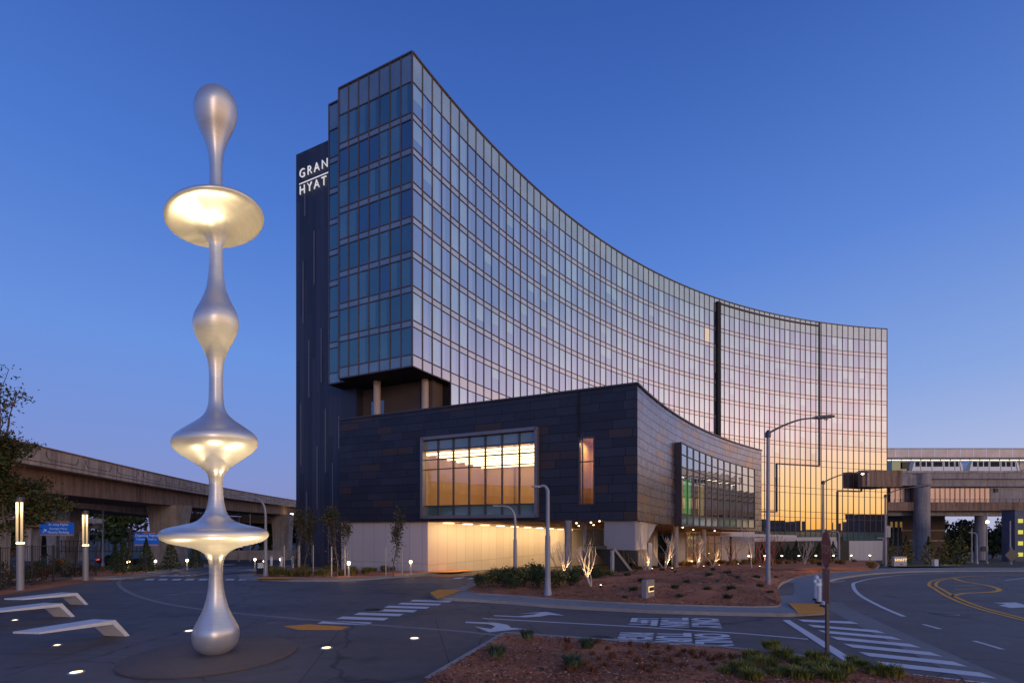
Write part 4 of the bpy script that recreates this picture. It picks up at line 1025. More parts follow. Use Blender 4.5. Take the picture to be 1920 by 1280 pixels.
q += stripe(curve_pts(pg((350, 1082), (400, 1072), (455, 1063)), 4), .14)
sheets('yellow_line', q, .009, M['yellow'])
# arrows (outlines in ground metres: u along travel to the left, v to the far side)
def arrow(o_, pts): return [Vector((o_.x + p[0], o_.y + p[1], 0)) for p in pts]
q = []
def strip_poly(c, w): return stripe(curve_pts(c, 5), w)
# right turning arrow in the far lane
q += [pg((925, 1153), (972, 1154.8), (1000, 1152), (1012, 1149.2), (972, 1150), (1025, 1146.6), (1059, 1153.5), (1030, 1152.4), (1012, 1155.5), (985, 1157), (927, 1154.6))]
q += [pg((872, 1165), (930, 1167), (952, 1171), (958, 1176.5), (990, 1179), (962, 1180.2), (917, 1185), (890, 1174), (921, 1178.8), (929, 1173.5), (915, 1169.5), (873, 1167.4))]
q += [pg((1862, 1129.5), (1905, 1129), (1926, 1135), (1926, 1138), (1894, 1139.5), (1872, 1134.5), (1886, 1132.2))]
sheets('lane_arrow', q, .009, M['white'])
def road_text(body, org, along, up, sx, sy, dz=.009):
    o = text_obj('road_lettering', body, 1.0, (Vector((org.x, org.y, 0)), along.normalized(), up.normalized()), M['white'], None, 0, 'CENTER', (sx, sy), 1.02, bold=.045)
    for v in o.data.vertices: v.co.z = g(v.co.y) + dz
    o['kind'] = 'structure'; return o
FWD = Vector((1, -.10, 0)).normalized(); ACR = Vector((-.35, -1, 0))
dn, df = G(1255, 1198), G(1260, 1166)
for body, f_ in (('RIGHT', -1.32), ('TURN', -.30), ('ONLY', .72)): road_text(body, dn + FWD * f_, ACR, FWD, .52 if body == 'RIGHT' else .62, 1.22)
for body, f_ in (('LEFT', -1.25), ('TURN', -.30), ('ONLY', .65)): road_text(body, df + FWD * f_, ACR, FWD, .60, 1.12)
road_text('STOP', G(338, 1077), Vector((-1, -.05, 0)), Vector((.30, -1, 0)), 1.05, 3.6)

# saw cut joints in the plaza and drain covers in the road
jq = []
for k_ in range(6):
    a = Vector((-13 + k_ * 3.0, 8.5 + k_ * .1, 0)); jq += stripe([a, a + Vector((-1.5, 10.5 - k_ * .9, 0))], .018)
for k_ in range(5): jq += stripe([Vector((-16, 9.6 + k_ * 2.1, 0)), Vector((-2.2 - k_ * .8, 8.9 + k_ * 2.1, 0))], .018)
sheets('plaza_joint', jq, .007, mat('joint_dark', (.045, .04, .04), .9))
for i, (px, py, r_, lb) in enumerate(((700, 1143, .34, 'round iron cover beside the left crossing'), (1130, 1196, .32, 'round iron cover in the lane by the foreground bark'), (1770, 1150, .36, 'round iron cover in the main road by the dashed line'), (330, 1112, .3, 'round iron cover beyond the paving band'))):
    p = G(px, py); mc = thing('manhole_cover', lb, 'manhole cover', (p.x, p.y, p.z), 'iron covers in the paving')
    mb = MB(); mb.lathe([(r_ * 1.12, .001), (r_ * 1.12, .013), (r_, .014)], p, 28); obj('ring', mb, M['gutter'], mc)
    mb = MB(); mb.lathe([(r_, .013), (r_ * .97, .016), (0, .016)], p, 28); obj('lid', mb, M['black'], mc)
# ------------------------------------------------------------------ sculpture
SY = 11.34; SX = X(405, SY); mpp = SY / F
sc_ = thing('drop_sculpture', 'tall silver sculpture of stacked droplets and discs on round base', 'sculpture', (SX, SY, 0))
prof_px = [(0, 1228), (10, 1227.5), (18, 1225), (26, 1220), (33, 1212), (37.2, 1202), (38.8, 1191), (37.5, 1179), (31.5, 1165), (24.5, 1150), (19, 1135), (15, 1117), (12.6, 1100), (11.5, 1080), (11.4, 1062), (12.4, 1054), (15.5, 1044), (23, 1035), (36, 1028), (57, 1022.5), (75, 1017.5), (84.5, 1012), (88.3, 1006), (88, 1000), (84.5, 995), (74, 990), (54, 985), (34, 979), (23, 970), (16.5, 957), (12.6, 936), (11, 910), (12, 897), (15, 888), (20, 881), (31, 871), (47, 859), (60, 849), (67.5, 840), (70, 831), (68, 822), (62, 814.5), (48, 803), (31, 790), (20.5, 779), (14.5, 766), (12, 750), (11.2, 712), (11.8, 692), (14.5, 674), (20, 657), (28, 640), (34, 626), (37, 613), (37.2, 603), (34.5, 590), (28, 575), (21, 558), (15.5, 540), (12.4, 515), (11, 490), (11, 466), (12.5, 458), (16, 448), (22, 439), (33, 431), (48, 425.5), (63, 421.5), (73, 418.5), (78.5, 415.5), (80.5, 412), (80, 408.5), (77, 406), (66, 402), (48, 396), (30, 386), (18, 374), (12, 358), (10.4, 330), (11, 302), (14.2, 280), (20.5, 259), (28.5, 239), (34.2, 220), (35.8, 208), (34, 196), (29, 186), (21, 178), (11, 173), (0, 172)]
prof = [(r * mpp, Z(py, SY)) for r, py in prof_px]
# smooth the profile
def smooth(pr, n=3):
    o_ = []
    p = [Vector((a, b, 0)) for a, b in pr]; p = [p[0]] + p + [p[-1]]
    for i in range(1, len(p) - 2):
        for k_ in range(n):
            t_ = k_ / n; a, b, c, d = p[i - 1], p[i], p[i + 1], p[i + 2]
            v = .5 * ((2 * b) + (c - a) * t_ + (2 * a - 5 * b + 4 * c - d) * t_ * t_ + (3 * b - a - 3 * c + d) * t_ ** 3); o_.append((max(v.x, 0), v.y))
    o_.append((p[-1].x, p[-1].y)); return o_
mb = MB(); mb.lathe([(r, z) for r, z in smooth(prof)], (SX, SY, .012), 72); 
for v in mb.v:                                      # the upper discs lean a little, as in the photograph
    hgt = max(0.0, v.z - 3.0); v.z += (v.x - SX) * .30 * min(1.0, hgt / 7.2)
obj('droplet_column', mb, M['sculpt'], sc_)
mb = MB(); mb.lathe([(1.78, 0), (1.8, .008), (1.8, .045), (1.785, .055), (.3, .058), (0, .058)], (SX - .05, SY - .02, 0), 72)
obj('base_disc', mb, mat('disc_concrete', (.115, .090, .082), .8, var=.2, scale=5), sc_)
# in-ground uplights; the last, out of view, is added to light the discs
GL = [((355, 1183), 'by the drop foot'), ((612, 1215), 'right of the sculpture disc'), ((777, 1197), 'nearest the bark bed corner'), ((143, 1261), 'at the very front of the plaza'), ((107, 1210), 'beside the nearest bench'), ((28, 1163), 'beside the middle bench'), ((418, 1312), 'added out of view to light the discs from the front')]
for i, ((px, py), wh) in enumerate(GL):
    p = G(px, py); t_ = thing('ground_light', 'glowing warm light set flush in dark paving ' + wh, 'ground light', (p.x, p.y, .004), 'lights set in the plaza paving')
    rr = .115 if i < 4 or i == 6 else .075
    mb = MB(); mb.lathe([(rr + .035, 0), (rr + .035, .016), (rr, .02)], (p.x, p.y, .004), 24); obj('rim', mb, M['steel'], t_)
    mb = MB(); mb.lathe([(rr, .0), (rr, .018), (rr * .5, .03), (0, .034)], (p.x, p.y, .004), 24); obj('lens', mb, M['glens'], t_)
ctr = Vector((SX, SY, 0))
for (px, py), tg in (((355, 1183), (5.0, 10)), ((612, 1215), (3.4, 10)), ((777, 1197), (6, 10)), ((143, 1261), (5.6, 10)), ((418, 1312), (5, 10))):
    p = G(px, py) + Vector((0, 0, .1)); dd = (p - ctr).length
    front = py > 1300
    spot(p, (SX, SY, 5.6), (1300 if dd > 2.5 else 420) * (.8 if front else 1), 50 if dd > 2.5 else 56, (1, .74, .38), .35, .05)
    spot(p, (SX, SY, 10.2), 1200, 24, (1, .74, .36), .8, .05)
# ------------------------------------------------------------------ benches
def make_bench(label):
    r = thing('folded_bench', label, 'bench', (0, 0, 0), 'white folded benches on the plaza')
    L = Vector((-.54, -1.5, 0)).normalized(); Wd = Vector((.70, -.12, 0)).normalized()   # from bend to tip; across
    w = .70; th = .11
    bend = Vector((0, 0, .5)); tip = L * 1.68 + Vector((0, 0, .50)); foot = -L * .36
    c0, c1 = -Wd * (w / 2), Wd * (w / 2)
    mb = MB()
    top = [bend + c0, bend + c1, tip + c1 + L * -.05, tip + c0]; und = [v - Vector((0, 0, th if i < 2 else .045)) for i, v in enumerate(top)]
    und[0] += L * .06; und[1] += L * .06
    mb.add(top + und, [(0, 1, 2, 3), (7, 6, 5, 4), (1, 5, 6, 2), (2, 6, 7, 3), (3, 7, 4, 0)], 0)
    obj('seat', mb, M['bench'], r)
    mb = MB(); f0, f1 = foot + c0, foot + c1; in0, in1 = f0 + L * .11, f1 + L * .11
    vs = [bend + c0, bend + c1, f1, f0, und[0], und[1], in1, in0]
    mb.add(vs, [(3, 2, 1, 0), (4, 5, 6, 7), (1, 2, 6, 5), (0, 4, 7, 3), (2, 3, 7, 6)], 0); obj('leg', mb, M['bench'], r)
    return r
bp = [((196, 1161), 'nearest white folded bench by two ground lights', ), ((100, 1130), 'middle white folded bench cut by the left picture edge'), ((131, 1110.5), 'farthest white folded bench nearest the light columns')]
b1_ = make_bench(bp[0][1])
for i, (pp, lb) in enumerate(bp):
    Yb = 2.5 * F / (pp[1] - HY); loc = Vector((X(pp[0], Yb), Yb, .006))
    if i == 0: b1_.location = loc
    else: dup(b1_, loc, lb)
# ------------------------------------------------------------------ light columns
def light_column(px, py, h, label):
    p = G(px, py); r = thing('light_column', label, 'lamp post', p, 'round light columns by the fence')
    mb = MB(); mb.tube([p, p + Vector((0, 0, h * .5))], .14, 24); mb.lathe([(.2, 0), (.2, .02)], p, 20); obj('lower_pole', mb, M['steel'], r)
    mb = MB(); mb.tube([p + Vector((0, 0, h * .5)), p + Vector((0, 0, h * .96))], .055, 12); obj('core', mb, M['black'], r)
    mb = MB()
    for a in (-.35, 2.4, 4.3): mb.beam(p + Vector((.115 * math.cos(a), .115 * math.sin(a), h * .5)), p + Vector((.115 * math.cos(a), .115 * math.sin(a), h * .94)), .075, .05)
    obj('light_slit', mb, slit_m, r)
    mb = MB(); mb.lathe([(.14, h * .94), (.15, h * .945), (.15, h * .99), (.13, h)], p, 24); obj('cap', mb, M['steel_dark'], r)
    mb = MB(); mb.lathe([(.142, h * .497), (.150, h * .5), (.150, h * .512), (.142, h * .515)], p, 24); obj('ring', mb, M['lamp_soft'], r)
    for zf_ in (.86,): point(p + Vector((.1, -.32, h * zf_)), 9, WARM, .1)
# lamp fall-off down the slits is put into their glow colour
m, tt_, b = nt('slit_fade'); tcn = N(tt_, 'ShaderNodeTexCoord'); sp_ = N(tt_, 'ShaderNodeSeparateXYZ'); tt_.links.new(tcn.outputs['Generated'], sp_.inputs[0])
rp = ramp(tt_, sp_.outputs[2], [(0, (.25, .16, .07)), (.6, (.9, .6, .26)), (1, (3.4, 2.4, 1.2))]); tt_.links.new(rp.outputs[0], b.inputs['Emission Color']); b.inputs['Emission Strength'].default_value = 1.0; b.inputs['Base Color'].default_value = (.4, .35, .3, 1)
slit_m = m
light_column(38, 1106, 4.45, 'lit round light column nearest the left picture edge'); light_column(160.5, 1088, 4.1, 'lit round light column farther along the fence')
# ------------------------------------------------------------------ street lamps with curved necks
def neck_lamp(px, py, top_py, tip_px, label, wpx, lit=False, Y=None, tip_py=None):
    p = G(px, py) if Y is None else Vector((X(px, Y), Y, g(Y)))
    Y = p.y; zt_ = Z(top_py, Y); r = thing('street_lamp', label, 'street lamp', p, 'grey street lamps with curved necks')
    rad = wpx / 2 * Y / F; dx = (tip_px - px) / F * Y; h = zt_ - p.z; sg = 1 if dx > 0 else -1; rr = min(abs(dx) * .7, h * .3)
    mb = MB(); mb.lathe([(rad * 2.1, 0), (rad * 2.1, .05), (rad * 1.5, .16), (rad * 1.15, .5), (rad * 1.02, .9)], p, 20); obj('base', mb, M['steel'], r)
    mb = MB(); mb.tube([p + Vector((0, 0, .3)), p + Vector((0, 0, h * .56))], [rad, rad * .92], 16); obj('pole', mb, M['steel'], r)
    zt2 = Z(tip_py, Y) - p.z if tip_py else h - rr * .05
    pts = [(0, h * .55), (0, h - rr * 1.5), (sg * rr * .06, h - rr * .85), (sg * rr * .28, h - rr * .36), (sg * rr * .62, h - rr * .09), (sg * rr, h - .01), (dx * .98, zt2 if tip_py else h)]
    cp_ = curve_pts([(a, b) for a, b in pts], 4)
    path = [p + Vector((c_.x, 0, c_.y)) for c_ in cp_]
    mb = MB(); mb.tube(path, [lerp(rad * .72, rad * .42, i / (len(path) - 1)) for i in range(len(path))], 12); obj('neck', mb, M['steel'], r)
    e_ = path[-1]; mb = MB(); mb.beam(e_ - Vector((sg * .02, 0, 0)), e_ + Vector((sg * max(.18, rad * 3), 0, .02)), max(.12, rad * 1.6), max(.05, rad * .7)); hd = obj('head', mb, M['steel'], r)
    if lit: mb = MB(); mb.lathe([(.11, -.03), (.0, -.06)], e_ + Vector((sg * .1, 0, -.01)), 10); obj('lens', mb, M['lamp'], r)
    return r
neck_lamp(1027, 1122, 910, 1012, 'nearest grey street lamp before the lit drive wall', 10.5, tip_py=912)
neck_lamp(966, 1090, 948, 935, 'slimmer street lamp left of the nearest one', 7.5)
neck_lamp(498, 1083, 931, 462, 'street lamp beside the approach road before the viaduct', 6.5)
neck_lamp(1573, 1055, 995, 1563, 'small curved lamp at the glass hotel corner', 4, Y=78)
neck_lamp(1657, 1062, 1008, 1650, 'small curved lamp just right of the hotel end', 4, Y=66)
neck_lamp(1831, 1062, 998, 1822, 'small curved lamp under the train guideway', 4, Y=66)
def cobra(px, py, top_py, arm, label, wpx, lit=False, Y=None):
    p = G(px, py) if Y is None else Vector((X(px, Y), Y, g(Y))); Y = p.y; r = thing('street_light', label, 'street light', p, 'tall road lights with long arms')
    rad = wpx / 2 * Y / F; q = lambda a, b: P(a, b, Y)
    mb = MB(); tp_ = q(px, top_py); mb.tube([p - Vector((0, 0, .05)), lerp(p, tp_, .3), tp_], [rad, rad * .85, rad * .6], 14); mb.lathe([(rad * 2, 0), (rad * 2, .06), (rad * 1.2, .1)], p, 16); obj('pole', mb, M['steel'], r)
    cp_ = curve_pts([(a, b) for a, b in arm], 5); path = [q(c_.x, c_.y) for c_ in cp_]
    mb = MB(); mb.tube(path, [lerp(rad * .45, rad * .3, i / len(path)) for i in range(len(path))], 10); mb.lathe([(rad * 1.1, -.12), (rad * 1.1, .12), (rad * .3, .24)], tp_, 12); obj('arm', mb, M['steel_dark'], r)
    e_ = path[-1]; d_ = (path[-1] - path[-2]).normalized(); ln = 40 / F * Y * (.8 if lit else 1)
    mb = MB(); c2_ = [e_ - d_ * .05, e_ + d_ * ln * .3, e_ + d_ * ln * .8, e_ + d_ * ln]; mb.tube(c2_, [rad * .4, rad * .85, rad * .8, rad * .35], 10); obj('head', mb, M['steel_dark'], r)
    mb = MB(); c_ = e_ + d_ * ln * .6 - Vector((0, 0, rad * .75)); mb.lathe([(rad * .8, .02), (rad * .75, -.06), (0, -.10)], c_, 12)
    obj('lens', mb, M['lamp'] if lit else M['clear'], r)
    return r
cobra(1440, 1103, 815, [(1440, 812), (1470, 797), (1500, 786.5), (1525, 783.5)], 'tall unlit road light before the curved glass front', 9)
cobra(1543.5, 1068, 905, [(1543.5, 904), (1560, 896), (1580, 889), (1598, 887)], 'road light with a bright glowing head by the hotel end', 5.5, True)
cobra(1660, 1064, 930, [(1660, 929), (1672, 922), (1690, 916), (1705, 914)], 'thin road light before the round guideway pier', 4.5, False, 58)
# plain thin poles
for px, pyb, pyt, Y, lb in ((193, 1028, 928, 60, 'slim pale flagpole like mast before the lower ramp'), (448, 1030, 960, 95, 'left one of two thin masts under the viaduct'), (469, 1030, 962, 95, 'right one of two thin masts under the viaduct'), (1850, 1060, 962, 70, 'slim grey mast before the second guideway pier'), (1822, 1060, 990, 84, 'thin pale mast in front of dark trees'), (1894, 1060, 976, 70, 'slim mast beside the diamond road sign')):
    p = Vector((X(px, Y), Y, g(Y))); o_ = thing('mast', lb, 'mast', p); mb = MB(); mb.tube([p, Vector((p.x, p.y, Z(pyt, Y)))], [.11, .07], 8); obj('pole', mb, M['steel'], o_)
    mb = MB(); mb.lathe([(.2, 0), (.2, .3), (.12, .4)], p, 8); obj('base', mb, M['concrete_grey'], o_)
    if px == 1850: mb = MB(); mb.lathe([(.16, -.15), (.16, .15)], Vector((p.x, p.y - .1, Z(978, Y))), 8); obj('lamp', mb, M['lamp'], o_)
# ------------------------------------------------------------------ bollard lights
def bollard_light(px, py, label, Y=None, h=.95, proto=[None]):
    p = G(px, py) if Y is None else Vector((X(px, Y), Y, g(Y))); p.z += .1
    if proto[0] is None:
        r = thing('bollard_light', label, 'bollard light', (0, 0, 0), 'glowing garden bollard lights'); z = Vector((0, 0, 0))
        mb = MB(); mb.tube([z, (0, 0, .78)], .07, 12); obj('post', mb, M['steel'], r)
        mb = MB(); mb.lathe([(.07, .78), (.085, .80), (.10, .90), (.09, .95), (.02, .98)], z, 14); obj('lens', mb, M['lamp'], r)
        proto[0] = r; r.location = p
    else: dup(proto[0], p, label)
    point((p.x, p.y - .3, p.z + .9), 14, (1, .66, .28), .1)
for a in ((241, 1079, 'bollard light at the left crossing ramp'), (291, 1064, 'bollard light before the broad viaduct pier', 38), (351, 1062, 'bollard light between small conifers', 42), (654, 1084, 'bollard light before the staked saplings'), (770, 1078, 'bollard light at the corner of the lit drive wall'), (496, 1078, 'bollard light beside the small black sign'), (478, 1060, 'bollard light glowing behind the black sign', 48), (526, 1060, 'bollard light behind the two white posts', 48)): bollard_light(*a)
# path lights before the tower base
pp = None
for i, px in enumerate((1404, 1434, 1466, 1498, 1530, 1563, 1596, 1631)):
    Y = lerp(72, 92, i / 7); p = Vector((X(px, Y), Y, g(Y) + .1)); lb = 'small glowing path light, number %s from the left before the tower base' % ('one', 'two', 'three', 'four', 'five', 'six', 'seven', 'eight')[i]
    lb = ('path light left of the tall pale bare tree', 'path light left of the reddish bare trees', 'path light below the left end of the cypress hedge', 'path light before the middle of the cypress hedge', 'path light left of the lit road light pole', 'path light beside the yellow door', 'path light at the left of the pale end wall', 'path light at the right of the pale end wall')[i]
    if pp is None:
        pp = thing('path_light', lb, 'path light', (0, 0, 0), 'small path lights before the tower base')
        mb = MB(); mb.tube([(0, 0, 0), (0, 0, 1.0)], .05, 8); obj('stem', mb, M['steel_dark'], pp); mb = MB(); mb.lathe([(.05, 1.0), (.15, 1.02), (.12, 1.1), (0, 1.16)], (0, 0, 0), 12); obj('shade', mb, M['lamp'], pp); pp.location = p
    else: dup(pp, p, lb)
# ------------------------------------------------------------------ signs
p = G(1551, 1247); sg = thing('stop_sign', 'red octagonal road sign seen almost edge on above a brown plate', 'road sign', p)
mb = MB(); mb.box((p.x, p.y, 1.45), (.06, .06, 2.9)); obj('post', mb, M['steel_dark'], sg)
nrm = Vector((-.93, .35, 0)).normalized(); uu = Vector((-nrm.y, nrm.x, 0)) * 1; vv = Vector((0, 0, 1)); cc = Vector((p.x, p.y - .04, 2.52)) + nrm * .05
def plate(dst, c, pts, th, m=0):
    a = [c + uu * x_ + vv * y_ for x_, y_ in pts]; b = [v - nrm * th for v in a]; n = len(a)
    dst.face(a, m); dst.face(b[::-1], m)
    for i in range(n): j = (i + 1) % n; dst.face([a[i], b[i], b[j], a[j]], m)
oc = [(.40 * math.cos(R_(22.5 + 45 * i)), .40 * math.sin(R_(22.5 + 45 * i))) for i in range(8)]
mb = MB(); plate(mb, cc, [(a * 1.03, b * 1.03) for a, b in oc], .012); obj('border', mb, M['sign_back'], sg)
mb = MB(); plate(mb, cc + nrm * .004, oc, .012); pl_ = obj('panel', mb, M['red_sign'], sg)
text_obj('lettering', 'STOP', .27, (cc + nrm * .007 - uu * .30 - vv * .09, uu, vv), M['tan_sign'], pl_, 0)
mb = MB(); plate(mb, cc - vv * .78, [(-.3, -.36), (.3, -.36), (.3, .36), (-.3, .36)], .012); obj('lower_plate', mb, M['sign_back'], sg)
# monument sign in the bark bed
p = G(1216, 1129); p.z = .12; ms = thing('monument_sign', 'grey concrete block sign with small black number panel in the bark', 'sign', p)
c_ = Vector((X(1218, 19.3), 19.5, 0)); d1 = Vector((.70, .72, 0)).normalized(); rz = math.atan2(d1.y, d1.x)
mb = MB(); mb.box((c_.x, c_.y, .46), (.66, .20, .86), rz); obj('block', mb, M['concrete_grey'], ms)
nn_ = Vector((d1.y, -d1.x, 0)); f_ = c_ + nn_ * .102
mb = MB(); mb.beam(f_ + d1 * -.15 + Vector((0, 0, .52)), f_ + d1 * .27 + Vector((0, 0, .52)), .008, .22); obj('light_frame', mb, M['amber'], ms)
mb = MB(); mb.beam(f_ + nn_ * .006 + d1 * -.11 + Vector((0, 0, .52)), f_ + nn_ * .006 + d1 * .26 + Vector((0, 0, .52)), .008, .15); obj('panel', mb, M['black'], ms)
# lit block sign at the far kerb
Y = 55; p = Vector((X(1686, Y), Y, g(Y) + .12)); ls = thing('lit_block_sign', 'low pale block sign with amber lettering at the far kerb', 'sign', p)
mb = MB(); mb.box((p.x, p.y, p.z + .55), (1.45, .35, 1.1)); obj('block', mb, M['cream'], ls)
text_obj('lettering', 'HYATT', .42, (Vector((p.x - .62, p.y - .19, p.z + .58)), Vector((1, 0, 0)), vv), M['amber'], ls, .01)
mb = MB(); mb.box((p.x + .1, p.y - .18, p.z + .22), (.3, .02, .1)); obj('plate', mb, M['black'], ls)
# small black sign at left
p = G(490, 1079); p.z += .1; bs = thing('direction_sign', 'small black board with lit white lettering by the approach road', 'sign', p)
mb = MB(); mb.box((p.x, p.y, p.z + .45), (.62, .12, .9)); obj('board', mb, M['black'], bs)
text_obj('lettering', 'HOTEL\nGARAGE\nDROP OFF', .13, (Vector((p.x - .22, p.y - .065, p.z + .72)), Vector((1, 0, 0)), vv), M['led'], bs, .002)
# blue motorway style signs
def blue_sign(px0, px1, py0, py1, Y, lines, label, arrow=False):
    c = P((px0 + px1) / 2, (py0 + py1) / 2, Y); w = (px1 - px0) / F * Y; h = (py1 - py0) / F * Y
    r = thing('guide_sign', label, 'road sign', (c.x, c.y, g(Y)), 'blue guide signs under the viaduct')
    mb = MB(); mb.box((c.x, c.y + .12, (c.z + g(Y)) / 2), (.16, .16, c.z - g(Y))); obj('post', mb, M['steel_dark'], r)
    mb = MB(); mb.box(c, (w, .08, h)); pn = obj('panel', mb, M['blue_sign'], r)
    mb = MB(); mb.box(c + Vector((w * .12, -.01, h * .5 + h * .06)), (w * .52, .06, h * .14)); obj('exit_tab', mb, M['orange_sign'], r)
    mb = MB(); mb.box(c + Vector((0, -.01, -h * .5 - h * .05)), (w, .06, h * .15)); obj('lower_band', mb, M['tan_sign'], r)
    for i, (tx, sz) in enumerate(lines): text_obj('lettering', tx, h * sz, (c + Vector((w * (.06 if arrow else 0), -.05, h * (.24 - .33 * i))), Vector((1, 0, 0)), vv), M['sign_white'], pn, 0, 'CENTER')
    if arrow:
        o_ = c + Vector((-w * .40, -.05, -h * .36)); s_ = h * .26; mb = MB()
        mb.beam(o_, o_ + Vector((s_, 0, s_)), .03, h * .055, up=(0, -1, 0)); mb.beam(o_ + Vector((s_, 0, s_ * 1.0)), o_ + Vector((s_ * .3, 0, s_)), .03, h * .05); mb.beam(o_ + Vector((s_, 0, s_)), o_ + Vector((s_, 0, s_ * .3)), h * .05, .03); obj('arrow', mb, M['sign_white'], pn)
blue_sign(75, 138, 979, 1001, 46, (('Arriving Flights', .28), ('Passenger Pickup', .22), ('Hourly Parking', .30)), 'blue guide sign with white arrow left of the light columns', True)
blue_sign(253, 297, 1000, 1020, 46, (('Departing Flights', .30), ('Ticketing/Check-in', .25)), 'blue guide sign without arrow before the broad pier')
# white posts
wp = None
for i, (px, py, hh, lb) in enumerate(((1531, 1130, 1.05, 'leftmost white guard post by the tactile ramp'), (1536, 1136, .95, 'middle white guard post by the tactile ramp'), (1545, 1143, 1.10, 'rightmost white guard post by the tactile ramp'))):
    p = G(px, py) + Vector((0, 0, .12))
    if wp is None:
        wp = thing('guard_post', lb, 'bollard', (0, 0, 0), 'white guard posts at the right crossing')
        mb = MB(); mb.tube([(0, 0, 0), (0, 0, .9)], .085, 16); mb.lathe([(.085, .9), (.07, .96), (0, .99)], (0, 0, 0), 16); obj('tube', mb, M['bench'], wp)
        mb = MB(); mb.lathe([(.14, 0), (.14, .05), (.1, .07)], (0, 0, 0), 16); obj('foot', mb, M['black'], wp)
        mb = MB(); mb.lathe([(.088, .7), (.090, .71), (.090, .79), (.088, .8)], (0, 0, 0), 16); obj('band', mb, M['sign_white'], wp); wp.location = p
    else: dup(wp, p, lb, sc=(1, 1, hh))
w2 = None
for px, py, lb in ((509, 1070, 'left white marker post behind the black sign'), (528, 1070, 'middle white marker post before the dark slab'), (549, 1068, 'right white marker post at the slab foot')):
    dup(wp, G(px, py) + Vector((0, 0, .1)), lb, sc=(1.3, 1.3, 1.25), group='white marker posts at the building bed')
# small white box at the far kerb
Y = 55; p = Vector((X(1753, Y), Y, g(Y) + .12)); ub = thing('utility_box', 'small white cabinet standing among uplit shrubs', 'cabinet', p)
mb = MB(); mb.box((p.x, p.y, p.z + .38), (.45, .4, .76)); obj('cabinet', mb, M['bench'], ub); mb = MB(); mb.box((p.x, p.y, p.z + .79), (.52, .46, .05)); obj('lid', mb, M['steel'], ub)
# diamond sign far right
Y = 68; p = Vector((X(1896, Y), Y, g(Y))); ds = thing('diamond_sign', 'diamond shaped road sign seen from behind at the right edge', 'road sign', p)
mb = MB(); mb.tube([p, Vector((p.x, p.y, Z(1025, Y)))], .06, 8); obj('post', mb, M['steel'], ds)
mb = MB(); c = P(1896, 1040, Y); s_ = 1.0; mb.face([c + Vector((s_, -.1, 0)), c + Vector((0, -.1, s_)), c + Vector((-s_, -.1, 0)), c + Vector((0, -.1, -s_))]); obj('plate', mb, M['steel_dark'], ds)
# ------------------------------------------------------------------ fence
fp = [G(-120, 1121), G(0, 1107), G(60, 1097), G(100, 1091), G(142, 1086), G(180, 1083)]
fn = thing('mesh_fence', 'dark see through metal fence behind the light columns', 'fence', fp[1])
mb = MB(); ra = MB(); ra2 = MB(); pk = MB()
for i, p in enumerate(fp):
    mb.tube([p, p + Vector((0, 0, 2.05))], .035, 8)
    if i: 
        L_ = (p - fp[i - 1]).length; n_ = int(L_ / .16)
        for k_ in range(1, n_): q_ = lerp(fp[i - 1], p, k_ / n_); pk.beam(q_ + Vector((0, 0, .12)), q_ + Vector((0, 0, 2.0)), .012, .012)
ra.tube([q + Vector((0, 0, 2.02)) for q in fp], .022, 6); ra2.tube([q + Vector((0, 0, .12)) for q in fp], .022, 6); obj('rail', ra, M['steel_dark'], fn); obj('rail', ra2, M['steel_dark'], fn); obj('infill_bars', pk, M['black'], fn); 
for i, p in enumerate(fp):
    mb = MB(); mb.tube([p, p + Vector((0, 0, 2.08))], .04, 8); obj('post', mb, M['black'], fn)
# ------------------------------------------------------------------ viaduct on the left
vd = thing('road_viaduct', 'long concrete road viaduct with panelled parapet curving behind the sculpture', 'viaduct', (-43.5, 64, g(64)))
cl = curve_pts([(-26, -6), (-32, 16), (-36.2, 32), (-37.8, 38.7), (-43, 59.2), (-47.8, 81.8), (-52, 116), (-54, 150), (-54, 200)], 5)
wdt_ = 10.5; lo = offset(cl, wdt_)               # far edge to the left
def lsec(dst, n0, n1, z0, z1, m=0):               # ribbon beam between two offsets
    a, b = offset(cl, n0), offset(cl, n1)
    for i in range(len(cl) - 1):
        q = [a[i], a[i + 1], b[i + 1], b[i]]
        t_ = [Vector((v.x, v.y, z1)) for v in q]; u_ = [Vector((v.x, v.y, z0)) for v in q]
        dst.face(t_, m); dst.face(u_[::-1], m); dst.face([u_[0], u_[1], t_[1], t_[0]], m); dst.face([u_[2], u_[3], t_[3], t_[2]], m)
mb = MB(); lsec(mb, 0, .3, 8.25, 9.4); obj('parapet', mb, M['concrete'], vd); mb = MB(); lsec(mb, wdt_ - .3, wdt_, 8.25, 9.4); obj('parapet', mb, M['concrete'], vd)
mb = MB(); lsec(mb, -.08, .42, 9.4, 9.52); obj('coping', mb, M['concrete_brown'], vd)
mb = MB(); lsec(mb, .02, wdt_ - .02, 7.9, 8.2); obj('deck', mb, M['concrete'], vd)
mb = MB(); lsec(mb, 1.3, wdt_ - 1.3, 5.95, 7.85); obj('girder', mb, M['concrete_brown'], vd)
